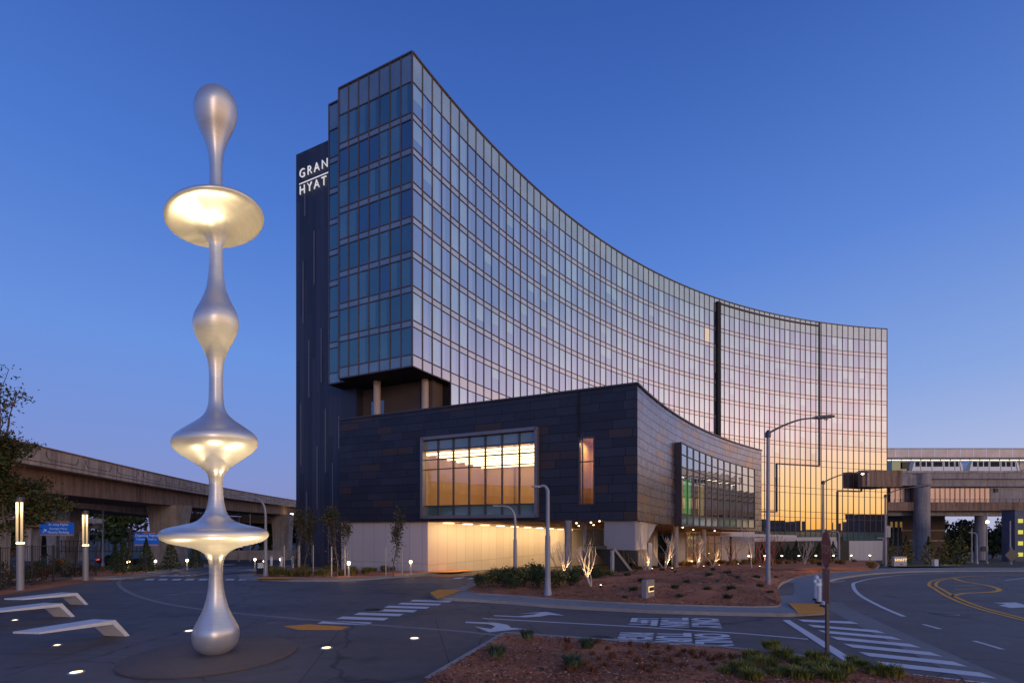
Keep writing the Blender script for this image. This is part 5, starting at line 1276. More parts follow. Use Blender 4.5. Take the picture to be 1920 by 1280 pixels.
# recessed outlines along the parapet
mb = MB(); oc_ = offset(cl, -.012); acc = 0; Lp = [0]
for i in range(1, len(oc_)): Lp.append(Lp[-1] + (oc_[i] - oc_[i - 1]).length)
def on(s_):
    for i in range(1, len(Lp)):
        if s_ <= Lp[i]: return lerp(oc_[i - 1], oc_[i], (s_ - Lp[i - 1]) / (Lp[i] - Lp[i - 1]))
    return oc_[-1]
s_ = 20
while s_ < Lp[-1] - 60:
    a, b = on(s_), on(s_ + 4.2); a1_, b1_ = on(s_ + .35), on(s_ + 3.85)
    for p_, q_, z0, z1 in ((a1_, b1_, 8.55, 8.55), (a, a1_, 8.85, 8.55), (b1_, b, 8.55, 8.85), (a, a, 8.85, 9.2), (b, b, 8.85, 9.2)): mb.beam((p_.x, p_.y, z0), (q_.x, q_.y, z1), .03, .045)
    s_ += 5.4
obj('panel_groove', mb, M['steel_dark'], vd)
def pier(px, Y, w0, w1, ztop, parent, name='pier', dep=2.2):
    c = Vector((X(px, Y), Y, 0)); mb = MB(); n = 7
    for i in range(n):
        f0, f1 = i / n, (i + 1) / n; zz0, zz1 = lerp(g(Y) - .3, ztop, f0), lerp(g(Y) - .3, ztop, f1)
        wa, wb_ = lerp(w0, w1, f0 ** 3), lerp(w0, w1, f1 ** 3)
        A = [Vector((c.x + s * wa / 2, c.y + t_ * dep / 2, zz0)) for s, t_ in ((-1, -1), (1, -1), (1, 1), (-1, 1))]; B = [Vector((c.x + s * wb_ / 2, c.y + t_ * dep / 2, zz1)) for s, t_ in ((-1, -1), (1, -1), (1, 1), (-1, 1))]
        for k_ in range(4): j = (k_ + 1) % 4; mb.face([A[k_], A[j], B[j], B[k_]])
    return obj(name, mb, M['concrete_grey'], parent)
pier(318, 66, 3.5, 4.8, 5.97, vd); pier(530, 112, 3.4, 4.6, 5.97, vd); pier(-45, 40, 3.4, 4.6, 5.97, vd)
mb = MB(); c = Vector((X(551, 114), 113, 6.2)); mb.lathe([(.35, 0), (.3, -.25), (0, -.3)], c, 12); obj('lamp', mb, M['lamp'], vd)
rp_ = thing('lower_ramp', 'lower concrete ramp passing under the panelled viaduct', 'ramp bridge', (-60, 75, g(75)))
c2 = [Vector((-56, 40, 0)), Vector((-60, 63, 0)), Vector((-61, 81, 0)), Vector((-62, 104, 0)), Vector((-62, 140, 0))]; zz = [8.8, 8.3, 7.4, 6.6, 6.0]
mb = MB(); m2 = MB()
for i in range(4):
    a, b = c2[i], c2[i + 1]; za, zb = zz[i], zz[i + 1]
    for dst, o0, o1, t0_, t1_ in ((mb, 0, .3, 0, -1.0), (m2, .8, 6.5, -1.05, -2.3)):
        A = [Vector((a.x - o0, a.y, za + t0_)), Vector((b.x - o0, b.y, zb + t0_)), Vector((b.x - o0, b.y, zb + t1_)), Vector((a.x - o0, a.y, za + t1_))]
        B = [v + Vector((o0 - o1, 0, 0)) for v in A]; dst.face(A); dst.face(B[::-1]); dst.face([A[3], A[2], B[2], B[3]]); dst.face([A[0], B[0], B[1], A[1]])
obj('parapet', mb, M['concrete'], rp_); obj('girder', m2, M['concrete_brown'], rp_)
pier(118, 72, 2.6, 5.2, 6.0, rp_); 
fr_ = thing('far_ramp', 'far low concrete ramp seen below the lower ramp', 'ramp bridge', (-85, 98, g(98)))
mb = MB(); mb.beam(P(-80, 966, 96), P(175, 976, 96), 5, .9); obj('parapet', mb, M['concrete'], fr_); mb = MB(); mb.beam(P(-80, 976, 98), P(172, 986, 98), 4, 1.0); obj('girder', mb, M['concrete_brown'], fr_)
pier(60, 99, 1.6, 2.4, Z(984, 99), fr_); pier(150, 99, 1.6, 2.4, Z(986, 99), fr_)
# low wall and far fence
cw = thing('low_wall', 'long low grey wall across the parking ground under the viaduct', 'wall', (X(430, 78), 78, g(78)))
mb = MB(); mb.beam(P(395, 1040, 78), P(556, 1040, 78), .3, 1.5); obj('wall_body', mb, M['concrete_grey'], cw); mb = MB(); mb.beam(P(395, 1033, 78), P(556, 1033, 78), .4, .1); obj('coping', mb, M['kerb'], cw)
ff = thing('far_fence', 'distant black picket fence beyond the car', 'fence', (X(200, 70), 70, g(70)))
mb = MB()
for k_ in range(26): mb.beam(P(108 + k_ * 7.4, 1036, 70), P(108 + k_ * 7.4, 1012, 70), .06, .06)
obj('pickets', mb, M['black'], ff)
for py in (1014, 1033): mb = MB(); mb.beam(P(106, py, 70), P(296, py, 70), .06, .08); obj('rail', mb, M['black'], ff)
sheet('far_road', [Vector((X(90, 60), 60, 0)), Vector((X(300, 60), 60, 0)), Vector((X(430, 90), 90, 0)), Vector((X(100, 90), 90, 0))], .01, M['asphalt'])
# car with red tail lights
cr = thing('parked_car', 'dark car with glowing red tail lights beyond the fence', 'car', (X(222, 62), 62, g(62)))
cx_, cy_, cz_ = X(222, 62), 62, g(62)
pf = [(-2.2, .35), (-2.25, .75), (-2.1, .95), (-1.3, 1.0), (-.8, 1.4), (.5, 1.42), (1.2, 1.0), (2.0, .88), (2.2, .6), (2.15, .35)]
mb = MB()
for s_ in (-.85, .85): f_ = [Vector((cx_ + a, cy_ + s_, cz_ + b)) for a, b in pf]; mb.face(f_ if s_ < 0 else f_[::-1])
for i in range(len(pf)): j = (i + 1) % len(pf); mb.face([(cx_ + pf[i][0], cy_ - .85, cz_ + pf[i][1]), (cx_ + pf[i][0], cy_ + .85, cz_ + pf[i][1]), (cx_ + pf[j][0], cy_ + .85, cz_ + pf[j][1]), (cx_ + pf[j][0], cy_ - .85, cz_ + pf[j][1])])
obj('body', mb, M['car'], cr)
mb = MB(); mb.face([(cx_ - 1.1, cy_ - .86, cz_ + 1.04), (cx_ + .95, cy_ - .86, cz_ + 1.04), (cx_ + .4, cy_ - .86, cz_ + 1.34), (cx_ - .72, cy_ - .86, cz_ + 1.34)]); obj('side_window', mb, M['gl_black'], cr)
for a in (-1.4, 1.4): mb = MB(); mb.tube([(cx_ + a, cy_ - .9, cz_ + .33), (cx_ + a, cy_ + .9, cz_ + .33)], .33, 16); obj('wheel', mb, M['rubber'], cr)
for a in (-.6, .6): mb = MB(); mb.box((cx_ - 2.2, cy_ + a, cz_ + .84), (.2, .4, .16)); obj('tail_light', mb, M['red_tail'], cr)
mb = MB(); mb.box((cx_ - 1.95, cy_ - .86, cz_ + .84), (.5, .03, .12)); obj('side_light', mb, M['red_tail'], cr)
# ------------------------------------------------------------------ train guideway on the right
YG = 109.5
def zb_(py, Y=YG): return Z(py, Y)
gw = thing('train_guideway', 'elevated concrete train guideway on round piers at the right', 'guideway', (X(1725, YG), YG, g(YG)))
x0, x1 = X(1657, YG), 165
mb = MB(); mb.box(((x0 + x1) / 2, YG + 4, (zb_(882) + zb_(897)) / 2), (x1 - x0, 8, zb_(882) - zb_(897))); obj('upper_deck', mb, M['concrete_grey'], gw)
mb = MB(); mb.box(((x0 + x1) / 2 + .4, YG + 4.2, (zb_(897) + zb_(911)) / 2), (x1 - x0 - .8, 7.2, zb_(897) - zb_(911))); obj('girder', mb, M['concrete_grey'], gw)
mb = MB(); mb.box(((x0 + x1) / 2, YG - .05, zb_(884)), (x1 - x0, .3, .35)); obj('kerb_edge', mb, M['concrete'], gw)
Yq = 103.6; xs0_, xs1_ = X(1617, Yq), X(1664, Yq)
mb = MB(); mb.box(((xs0_ + xs1_) / 2, Yq + .7, (Z(881, Yq) + Z(912, Yq)) / 2), (xs1_ - xs0_, 1.4, Z(881, Yq) - Z(912, Yq))); obj('deck_stub', mb, M['concrete_brown'], gw)
mb = MB(); mb.box((xs1_ + 1.6, Yq + 3.6, (Z(881, Yq) + Z(912, Yq)) / 2), (3.2, 7.2, Z(881, Yq) - Z(912, Yq) - .02)); obj('deck_link', mb, M['concrete_brown'], gw)
x_ = X(1624, Yq); mb = MB(); mb.box((x_ + .3, Yq - .12, (Z(882, Yq) + Z(911, Yq)) / 2), (.5, .22, Z(883, Yq) - Z(911, Yq))); obj('end_rib', mb, M['concrete'], gw)
mb = MB(); xp = X(1725, YG); mb.tube([(xp, YG - .4, g(YG) - .2), (xp, YG - .4, zb_(908))], 1.55, 28); obj('pier', mb, M['concrete_grey'], gw)
mb = MB(); mb.tube([(xp, YG - .4, zb_(908)), (xp, YG - .4, zb_(888))], 1.7, 28)
L_ = [(0, 888), (-.3, 888.6), (-3, 890.5), (-6, 896), (-8.5, 899)]
for (da, pa), (db, pb) in zip(L_[:-1], L_[1:]):
    mb.face([(xp + da, YG - 1.2, zb_(911 - (0 if da > -6 else 2))), (xp + db, YG - 1.0, zb_(910)), (xp + db, YG - 1.0, zb_(pb)), (xp + da, YG - 1.2, zb_(pa))]); mb.face([(xp + da, YG - 1.2, zb_(pa)), (xp + db, YG - 1.0, zb_(pb)), (xp + db, YG, zb_(pb)), (xp + da, YG, zb_(pa))])
obj('pier_head', mb, M['concrete_grey'], gw)
xl0 = X(1657, YG)
mb = MB(); mb.box(((xl0 + x1) / 2, YG + 4, (zb_(941) + zb_(957)) / 2), (x1 - xl0, 8.6, zb_(941) - zb_(957))); obj('lower_deck', mb, M['concrete_brown'], gw)
mb = MB(); mb.box(((xl0 + x1) / 2, YG + 5, (zb_(957) + zb_(966)) / 2), (x1 - xl0, 6.4, zb_(957) - zb_(966))); obj('lower_girder', mb, M['concrete_grey'], gw)
mb = MB(); xq = X(1862, YG); mb.tube([(xq, YG + 3, g(YG) - .2), (xq, YG + 3, zb_(965))], 1.0, 24); obj('pier', mb, M['concrete_grey'], gw)
mb = MB(); mb.box((xq + .1, YG + 1.92, Z(1029, YG)), (1.5, .1, 1.1)); obj('notice_panel', mb, M['black'], gw)
mb = MB(); xw = X(1659, YG + 3); mb.box((xw, YG + 4, (zb_(911) + zb_(941)) / 2), (1.9, 3, zb_(911) - zb_(941))); obj('end_wall', mb, M['concrete_grey'], gw)
# glazed concourse between decks
cg = thing('concourse', 'glazed walkway between the two guideway decks mirroring sunset', 'walkway', (X(1780, YG + 2), YG + 2, zb_(941)))
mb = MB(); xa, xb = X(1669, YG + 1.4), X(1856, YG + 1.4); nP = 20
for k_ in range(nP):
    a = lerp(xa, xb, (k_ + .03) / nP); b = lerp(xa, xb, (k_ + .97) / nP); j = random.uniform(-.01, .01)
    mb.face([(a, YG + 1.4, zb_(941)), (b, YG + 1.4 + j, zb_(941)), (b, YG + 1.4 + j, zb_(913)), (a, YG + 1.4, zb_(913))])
gm_rose = glass_panel('concourse_glass', (.55, .34, .27), (.80, .66, .68), .22, .6, rough=.3); obj('glazing', mb, gm_rose, cg)  # rose of the mirrored sunset is put into the glass colour
mb = MB()
for k_ in range(nP + 1): a = lerp(xa, xb, k_ / nP); mb.beam((a, YG + 1.36, zb_(941)), (a, YG + 1.36, zb_(912)), .09, .09)
mb.beam((xa, YG + 1.36, zb_(914)), (xb, YG + 1.36, zb_(914)), .1, .1); obj('mullion', mb, M['frame'], cg)
mb = MB(); mb.box(((xb + x1) / 2, YG + 1.6, (zb_(912) + zb_(941)) / 2), (x1 - xb, .4, zb_(912) - zb_(941))); obj('side_wall', mb, M['concrete_grey'], cg)
mb = MB(); mb.box((X(1878, YG), YG + 1.3, zb_(918)), (.8, .3, .9)); obj('speaker_box', mb, M['black'], cg)
mb = MB()
for k_ in range(40): a = lerp(xa, x1 - 20, k_ / 39); mb.beam((a, YG + .2, zb_(941)), (a, YG + .2, zb_(935)), .05, .05)
mb.beam((xa, YG + .2, zb_(935)), (x1 - 20, YG + .2, zb_(935)), .05, .05); obj('hand_rail', mb, M['black'], cg)
# station behind the train
YS = YG + 12
stn = thing('train_station', 'pale station hall with glazed screen roof behind the train', 'station', (X(1800, YS), YS, zb_(882)))
mb = MB(); xs0 = X(1655, YS); z0_, z1_ = Z(857, YS), Z(841, YS); n_ = 22
for k_ in range(n_):
    a, b = lerp(xs0, 165, k_ / n_), lerp(xs0, 165, (k_ + .98) / n_); mb.face([(a, YS, z0_), (b, YS, z0_), (b, YS, z1_), (a, YS, z1_)])
obj('screen', mb, glass_panel('screen_glass', (.50, .46, .50), (.8, .76, .8), .05, .35, rough=.2), stn)
mb = MB(); mb.box(((xs0 + 165) / 2, YS + .1, z0_ - .22), (165 - xs0, .6, .4)); mb.box(((xs0 + 165) / 2, YS, Z(840.5, YS)), (165 - xs0, .2, .16)); obj('fascia', mb, M['steel_dark'], stn)
mb = MB(); mb.box(((xs0 + 165) / 2, YS + 3, Z(880, YS) - .3), (165 - xs0, 7, .6)); obj('platform', mb, M['concrete_grey'], stn)
mb = MB(); mb.box(((xs0 + 165) / 2, YS + 4, Z(870, YS)), (165 - xs0, .3, 3.4)); obj('back_wall', mb, M['cream'], stn)
mb = MB()
for k_ in range(30): a = lerp(xs0, 165, k_ / 29); mb.box((a, YS + .4, Z(870, YS)), (.14, .14, 3.2))
obj('post', mb, M['frame'], stn)
mb = MB(); mb.box(((xs0 + 165) / 2, YS + 1.6, z0_ - .5), (165 - xs0 - 2, .2, .08)); obj('strip_light', mb, M['lamp_soft'], stn)
# train: two cars
def train_car(px0, px1, label):
    Yt = YG + 2.2; xa, xb = X(px0, Yt), X(px1, Yt); zb = Z(883, Yt); zt_ = Z(862.5, Yt); L_ = xb - xa; h = zt_ - zb
    r = thing('train_car', label, 'train car', ((xa + xb) / 2, Yt + 1.3, zb), 'white train cars on the guideway')
    pf = [(.0, 0), (.012, .55), (.06, .96), (.10, 1), (.90, 1), (.94, .96), (.988, .55), (1, 0)]
    A = [Vector((xa + a * L_, Yt, zb + b * h)) for a, b in pf]; B = [Vector((xa + a * L_, Yt + 2.6, zb + b * h)) for a, b in pf]
    mb = MB(); mb.face(A); mb.face(B[::-1])
    for i in range(len(pf)): j = (i + 1) % len(pf); mb.face([A[j], A[i], B[i], B[j]])
    obj('body', mb, mat('train_white', (.85, .88, .86), .4, var=.06), r)
    for f0, f1 in ((.12, .20), (.23, .31), (.33, .41), (.45, .62), (.66, .73), (.75, .83), (.86, .92)):
        mb = MB(); mb.face([(xa + f0 * L_, Yt - .02, zb + .42 * h), (xa + f1 * L_, Yt - .02, zb + .42 * h), (xa + (f1 + (.0 if f1 < .9 else -.015)) * L_, Yt - .02, zb + .88 * h), (xa + f0 * L_, Yt - .02, zb + .88 * h)]); obj('window', mb, M['dark'], r)
    for f_ in (.215, .425, .64, .845): mb = MB(); mb.box((xa + f_ * L_, Yt - .01, zb + .46 * h), (.07, .05, .84 * h)); obj('door_seam', mb, M['steel_dark'], r)
    mb = MB(); mb.face([(xa + .0 * L_, Yt - .03, zb + .02), (xa + .055 * L_, Yt - .03, zb + .02), (xa + .105 * L_, Yt - .03, zb + .95 * h), (xa + .062 * L_, Yt - .03, zb + .95 * h), (xa + .014 * L_, Yt - .03, zb + .55 * h)]); obj('end_panel', mb, mat('train_blue', (.08, .20, .32), .4, var=.05), r)
    mb = MB(); mb.face([(xa + .95 * L_, Yt - .03, zb + .02), (xa + .965 * L_, Yt - .03, zb + .02), (xa + .925 * L_, Yt - .03, zb + .95 * h), (xa + .915 * L_, Yt - .03, zb + .95 * h)]); obj('end_stripe', mb, M['steel_dark'], r)
    mb = MB(); mb.box(((xa + xb) / 2, Yt + 1.3, zb - .14), (L_ * .9, 2.0, .3)); obj('undercarriage', mb, M['black'], r)
train_car(1704, 1806, 'white and blue train car nearer the hotel'); train_car(1812, 1912, 'white and blue train car at the right edge')
mb = MB(); Yt = YG + 2.4; xa = X(1673, Yt); xb = X(1704, Yt); rr_ = thing('train_car', 'dark teal leading train car beside the hotel corner', 'train car', ((xa + xb) / 2, Yt + 1.3, Z(883, Yt)), 'white train cars on the guideway')
mb.box(((xa + xb) / 2, Yt + 1.3, Z(873, Yt)), (xb - xa, 2.4, Z(865, Yt) - Z(882, Yt))); obj('body', mb, M['gl_teal'], rr_)
mb = MB(); mb.box((xb - .8, Yt - .1, Z(872, Yt)), (1.7, .1, 1.6)); obj('end_panel', mb, M['black'], rr_)
# buildings and dark backdrop under the guideway
def bld(name, label, px0, px1, py0, Y, mt, d=10):
    r = thing(name, label, 'building', (X((px0 + px1) / 2, Y), Y + d / 2, g(Y)))
    mb = MB(); xa, xb = X(px0, Y), X(px1, Y); zt_ = Z(py0, Y); mb.box(((xa + xb) / 2, Y + d / 2, (zt_ + g(Y) - .5) / 2), (xb - xa, d, zt_ - g(Y) + .5)); obj('wall', mb, mt, r)
    mb = MB(); mb.box(((xa + xb) / 2, Y + d / 2, zt_ + .1), (xb - xa + .3, d + .3, .22)); obj('roof', mb, M['steel_dark'], r); return r, xa, xb, zt_
r, xa, xb, zt_ = bld('side_building', 'dark blue building under the guideway beside the hotel', 1664, 1692, 962, 122, mat('dark_blue_wall', (.05, .06, .10), .7))
for k_ in range(3): mb = MB(); mb.box((xa + .9 + k_ * 1.2, 121.9, Z(1000, 122)), (.6, .1, 6)); obj('window', mb, M['gl_black'], r)
r, xa, xb, zt_ = bld('brown_building', 'low brown building behind the round pier', 1692, 1772, 966, 126, mat('brown_wall', (.13, .085, .06), .8))
for py in (994, 1013): mb = MB(); mb.box(((xa + xb) / 2, 125.9, Z(py, 126)), (xb - xa, .12, .25)); obj('white_band', mb, M['concrete'], r)
r, xa, xb, zt_ = bld('blue_building', 'blue building with bright yellow windows at right edge', 1903, 1990, 957, 92, mat('blue_wall', (.11, .12, .17), .7), 2.5)
for k_ in range(4):
    for j in range(3): mb = MB(); mb.box((X(1913 + j * 22, 92), 91.95, Z(976 + k_ * 21, 92)), (.9, .06, .75)); obj('window', mb, M['yellow_win'], r)
pl2 = thing('kiosk', 'narrow tall sign panel beside the hotel end', 'kiosk', (X(1663, 60), 60, g(60)))
mb = MB(); mb.box((X(1664, 60), 60, Z(996, 60)), (.7, .1, 1.4)); obj('panel', mb, M['steel'], pl2); mb = MB(); mb.tube([(X(1664, 60), 60, g(60)), (X(1664, 60), 60, Z(990, 60))], .06, 8); obj('post', mb, M['steel_dark'], pl2)
# terminal blocks across the road, out to the right: what the glass mirrors
for i, (xx, yy, w_, d_, h_) in enumerate(((300, 78, 26, 40, 11), (290, 28, 30, 36, 13.5), (260, -22, 24, 30, 12), (230, -75, 26, 34, 9.5))):
    r = thing('terminal_block', ('flat roofed block farthest along the road out right', 'tallest brown block mirrored in the glass front', 'middle dark block mirrored in the glass front', 'wide dark block mirrored near the hotel end', 'rear dark block out behind on the right')[i], 'building', (xx, yy, -6.5))
    mb = MB(); mb.box((xx, yy, -6.5 + h_ / 2), (w_, d_, h_)); obj('wall', mb, M['concrete_brown'], r); mb = MB(); mb.box((xx + 3, yy + 4, -6.5 + h_ + .7), (w_ * .4, d_ * .5, 1.4)); obj('roof_plant', mb, M['steel_dark'], r)
    mb = MB()
    for z_ in range(2, int(h_) - 1, 4): mb.box((xx - w_ / 2, yy, -6.5 + z_ + .8), (.12, d_ * .9, 1.3))
    obj('window_band', mb, M['gl_black'], r)
# ------------------------------------------------------------------ plants
random.seed(11)
def branches(mb, p, d, L, r, depth, m=0, spread=.6, ends=None, upb=.25, n=(2, 3), droop=0.0):
    k_ = 3; path = [p]; q = Vector(p); dd = Vector(d).normalized()
    for i in range(k_):
        dd = (dd + Vector((random.gauss(0, .16), random.gauss(0, .16), random.gauss(upb * .3, .10) - droop))).normalized(); q = q + dd * (L / k_); path.append(q.copy())
    mb.tube(path, [lerp(r, r * .62, i / k_) for i in range(k_ + 1)], 5 if r < .05 else 8, m, cap=False)
    if ends is not None: ends.append((q.copy(), depth)); ends.append((path[2].copy(), depth))
    if depth > 0:
        for i in range(random.choice(n)):
            b = path[random.choice((2, 3))] if i else path[3]
            nd = (dd + Vector((random.gauss(0, spread), random.gauss(0, spread), random.gauss(upb, spread * .5)))).normalized()
            branches(mb, b, nd, L * random.uniform(.62, .85), r * .6, depth - 1, m, spread, ends, upb, n, droop)
# big tree at the left edge
p = Vector((X(-66, 25.5), 25.5, g(25.5))); tr_ = thing('broad_tree', 'large dark tree with thin leafy twigs cut by left edge', 'tree', p)
mb = MB(); ends = []; branches(mb, p, (0, 0, 1), 2.6, .24, 0, 0, .5, None)
for a in range(9):
    an = a * .7 + .2; branches(mb, p + Vector((0, 0, 2.2 + a * .35)), (math.cos(an), math.sin(an) * .8, .34), 1.75, .11, 3, 0, .5, ends, .12)
branches(mb, p + Vector((0, 0, 2.4)), (0.1, 0, 1), 3.2, .16, 4, 0, .38, ends, .4); branches(mb, p + Vector((-.4, 0, 3)), (.05, .1, 1), 3.0, .12, 3, 0, .35, ends, .4)
obj('trunk', mb, M['bark'], tr_)
mb = MB()
for q, d_ in ends:
    low = q.z < 7.6
    for _ in range(80 if low else 9):
        o_ = Vector((random.gauss(0, .30), random.gauss(0, .30), random.gauss(0, .16))); mb.leaf(q + o_, random.uniform(.07, .13), random.choice((0, 0, 1, 2)), .6)
obj('crown', mb, [M['leaf_dark'], M['leaf_brown'], M['leaf_mid']], tr_)
# generic leafy crown
def crown_mesh(mb, c, rx, rz, n, size, mats=(0, 1), clumps=14, flat=.5):
    cl_ = []
    for i in range(clumps):
        v = Vector((random.gauss(0, 1), random.gauss(0, 1), random.gauss(0, 1))).normalized() * random.random() ** .45
        cl_.append((Vector((c[0] + v.x * rx, c[1] + v.y * rx, c[2] + v.z * rz)), random.uniform(.25, .5) * min(rx, rz), random.choice(mats)))
    for i in range(n):
        cc_, r_, mm = random.choice(cl_); v = Vector((random.gauss(0, 1), random.gauss(0, 1), random.gauss(0, .8))).normalized() * r_ * random.uniform(.55, 1.1)
        mb.leaf(cc_ + v, size * random.uniform(.6, 1.3), mm if random.random() < .8 else random.choice(mats), flat)
def leafy_tree(px, Y, top_py, wpx, label, mats=('leaf_dark', 'leaf_mid'), n=900, name='background_tree', group='dark trees beyond the viaduct', trunk=.2):
    p = Vector((X(px, Y), Y, g(Y))); zt_ = Z(top_py, Y); h = zt_ - p.z; r = thing(name, label, 'tree', p, group)
    mb = MB(); e_ = []; branches(mb, p, (0, 0, 1), h * .45, h * .03, 2, 0, .5, e_, .4); obj('trunk', mb, M['bark'], r)
    mb = MB(); rx = wpx / 2 / F * Y; crown_mesh(mb, (p.x, p.y, p.z + h * (.5 + trunk / 2)), rx, h * (.5 - trunk / 2), n, max(.22, rx * .11), (0, 1), 18); obj('crown', mb, [M[mats[0]], M[mats[1]]], r); return r
wh = ('far left behind the fence', 'behind the left blue sign', 'behind the right light column', 'left of the broad pier', 'just right of the broad pier', 'behind the discs of the sculpture', 'beside the curved street lamp', 'right of the twin masts', 'nearest the dark slab')
for i, (px, Y, tp_, w_) in enumerate(((20, 100, 985, 110), (110, 108, 985, 100), (190, 118, 938, 90), (245, 120, 930, 100), (372, 124, 944, 90), (420, 126, 950, 90), (470, 130, 958, 100), (512, 132, 962, 80), (550, 134, 966, 70))):
    leafy_tree(px, Y, tp_, w_, 'dark leafy tree ' + wh[i], n=1500)
for i, (px, w_, tp_) in enumerate(((1785, 60, 975), (1812, 56, 970), (1838, 50, 984), (1885, 46, 985), (1862, 60, 972), (1900, 60, 975))):
    leafy_tree(px, 128 + i * 3, tp_, w_, ('dark tree right of the brown building', 'tallest dark tree under the guideway', 'dark tree left of the second pier', 'dark tree right of the second pier', 'dark tree behind the second pier', 'dark tree behind the blue building')[i], mats=('leaf_dark', 'leaf_dark'), n=1600, group='dark trees under the guideway', trunk=.05)
# hedge mass inside the fence
for i, (px, py, Y, w_, hh) in enumerate(((10, 1096, 24.6, 1.5, 1.7), (66, 1090, 26.5, 1.4, 1.2), (112, 1082, 30, 1.5, 1.0), (150, 1078, 33, 1.4, .9))):
    p = Vector((X(px, Y), Y, g(Y))); r = thing('fence_shrub', ('dense shrub behind the fence at the left edge', 'dark shrub behind the fence between light columns', 'low shrub behind the fence middle', 'small shrub behind the right light column')[i], 'shrub', p, 'shrubs behind the fence')
    mb = MB(); branches(mb, p, (0, 0, 1), hh * .5, .04, 2, 0, .8); obj('stem', mb, M['bark'], r); mb = MB(); crown_mesh(mb, (p.x, p.y, p.z + hh * .55), w_, hh * .55, 900, .08, (0, 1), 14); obj('foliage', mb, [M['leaf_dark'], M['leaf_brown']], r)
# small conifers left
def conifer(h, w, n):
    r = thing('young_conifer', '', 'conifer', (0, 0, 0), 'young conifers by the approach road'); mb = MB(); mb.tube([(0, 0, 0), (0, 0, h)], [.05, .01], 6); obj('trunk', mb, M['bark'], r); mb = MB()
    for i in range(n):
        f_ = random.random() ** .7; z_ = h * (.08 + .92 * (1 - f_)) if False else h * (.08 + .92 * random.random() ** 1.3); rr = w * (1 - z_ / h) * random.uniform(.4, 1.05); a = random.random() * 6.283
        mb.leaf((rr * math.cos(a), rr * math.sin(a), z_), .09, random.choice((0, 0, 1)), 1.0)
    obj('crown', mb, [M['leaf_dark'], M['leaf_mid']], r); return r
cf_ = conifer(2.5, .8, 900)
for i, (px, Y, s_, lb) in enumerate(((232, 33, 1.0, 'young conifer beside the left bollard light'), (274, 36, 1.05, 'young conifer before the right blue sign'), (320, 40, 1.15, 'young conifer before the broad pier'), (366, 44, 1.1, 'young conifer right of the broad pier'), (216, 40, .9, 'young conifer near the red tail lights'))):
    p = Vector((X(px, Y), Y, g(Y) + .1))
    if i == 0: cf_.location = p; cf_.scale = (s_,) * 3; cf_['label'] = lb
    else: dup(cf_, p, lb, i * 1.3, s_)
# staked saplings by the slab
def sapling(h, seed):
    random.seed(seed); r = thing('staked_sapling', '', 'sapling', (0, 0, 0), 'staked saplings before the building'); mb = MB(); e_ = []
    branches(mb, Vector((0, 0, 0)), (0, 0, 1), h * .35, .035, 4, 0, .12, e_, .75, (2, 2)); obj('trunk', mb, M['bark'], r)
    mb = MB()
    for q, d_ in e_:
        for _ in range(11): mb.leaf(q + Vector((random.gauss(0, .14), random.gauss(0, .14), random.gauss(0, .22))), random.uniform(.05, .10), random.choice((0, 0, 1)))
    obj('crown', mb, [M['leaf_dark'], M['leaf_brown']], r)
    for a in (-.45, .45): mb = MB(); mb.tube([(a, .1, 0), (a, .1, h * .48)], .035, 6); obj('stake', mb, M['palebark'], r)
    return r
sp1, sp2 = sapling(3.4, 3), sapling(3.4, 9)
for i, (px, Y, tp_, src, lb) in enumerate(((546, 36, 966, sp1, 'staked sapling left of the slab corner'), (572, 38, 966, sp2, 'staked sapling before the left of the slab'), (632, 31, 962, sp1, 'tallest staked sapling before the white block edge'), (738, 31.5, 965, sp2, 'staked sapling alone before the white block'), (652, 34, 985, sp1, 'short staked sapling right of the tallest one'))):
    p = Vector((X(px, Y), Y, g(Y) + .1)); hh = (Z(tp_, Y) - p.z) / 3.4
    if i == 0: sp1.location = p; sp1.scale = (hh,) * 3; sp1['label'] = lb
    elif i == 1: sp2.location = p; sp2.scale = (hh,) * 3; sp2['label'] = lb
    else: dup(src, p, lb, i * 2.1, hh)
# bare trees lit from the ground
def bare(px, py, hpx, label, mt='palebark', en=40, Y=None, slim=False, wide=.55):
    p = (G(px, py) if Y is None else Vector((X(px, Y), Y, g(Y)))) ; p.z = bed_top(p.x, p.y) - .02; Y = p.y; h = hpx / F * Y
    r = thing('bare_tree', label, 'bare tree', p, 'bare trees lit from the ground'); mb = MB(); m2 = MB()
    if slim: branches(mb, p, (.02, 0, 1), h * .4, h * .016, 4, 0, .14, None, .6, (1, 2))
    else:
        for k_ in range(random.choice((4, 5, 6))):
            a = random.random() * 6.283; branches(mb if k_ < 3 else m2, p, (math.cos(a) * wide, math.sin(a) * wide, 1), h * .42, h * .022, 3, 0, .34, None, .35, (2, 2))
    obj('trunk', mb, M[mt], r)
    if m2.v: obj('side_stems', m2, M[mt], r)
    up = p + Vector((.35, -.55, 0)); up.z = bed_top(up.x, up.y)
    if en:
        mb = MB(); mb.lathe([(.06, 0), (.06, .12), (.05, .14)], up, 10); u_ = thing('tree_uplight', 'small uplight at the foot of the ' + label, 'uplight', up, 'small uplights below bare trees'); obj('housing', mb, M['black'], u_); mb = MB(); mb.lathe([(.05, .141), (.03, .16), (0, .165)], up, 10); obj('lens', mb, M['lamp_soft'], u_)
        spot(up + Vector((0, 0, .25)), p + Vector((0, 0, h * .55)), en * (4 if Y < 27 else 4.5), 80, (1, .62, .27), .6, .04)
    return r
random.seed(31)
bare(1108, 1111, 80, 'bright bare tree nearest the road', en=46); bare(1056, 1094, 66, 'bare tree before the two grey columns', en=22)
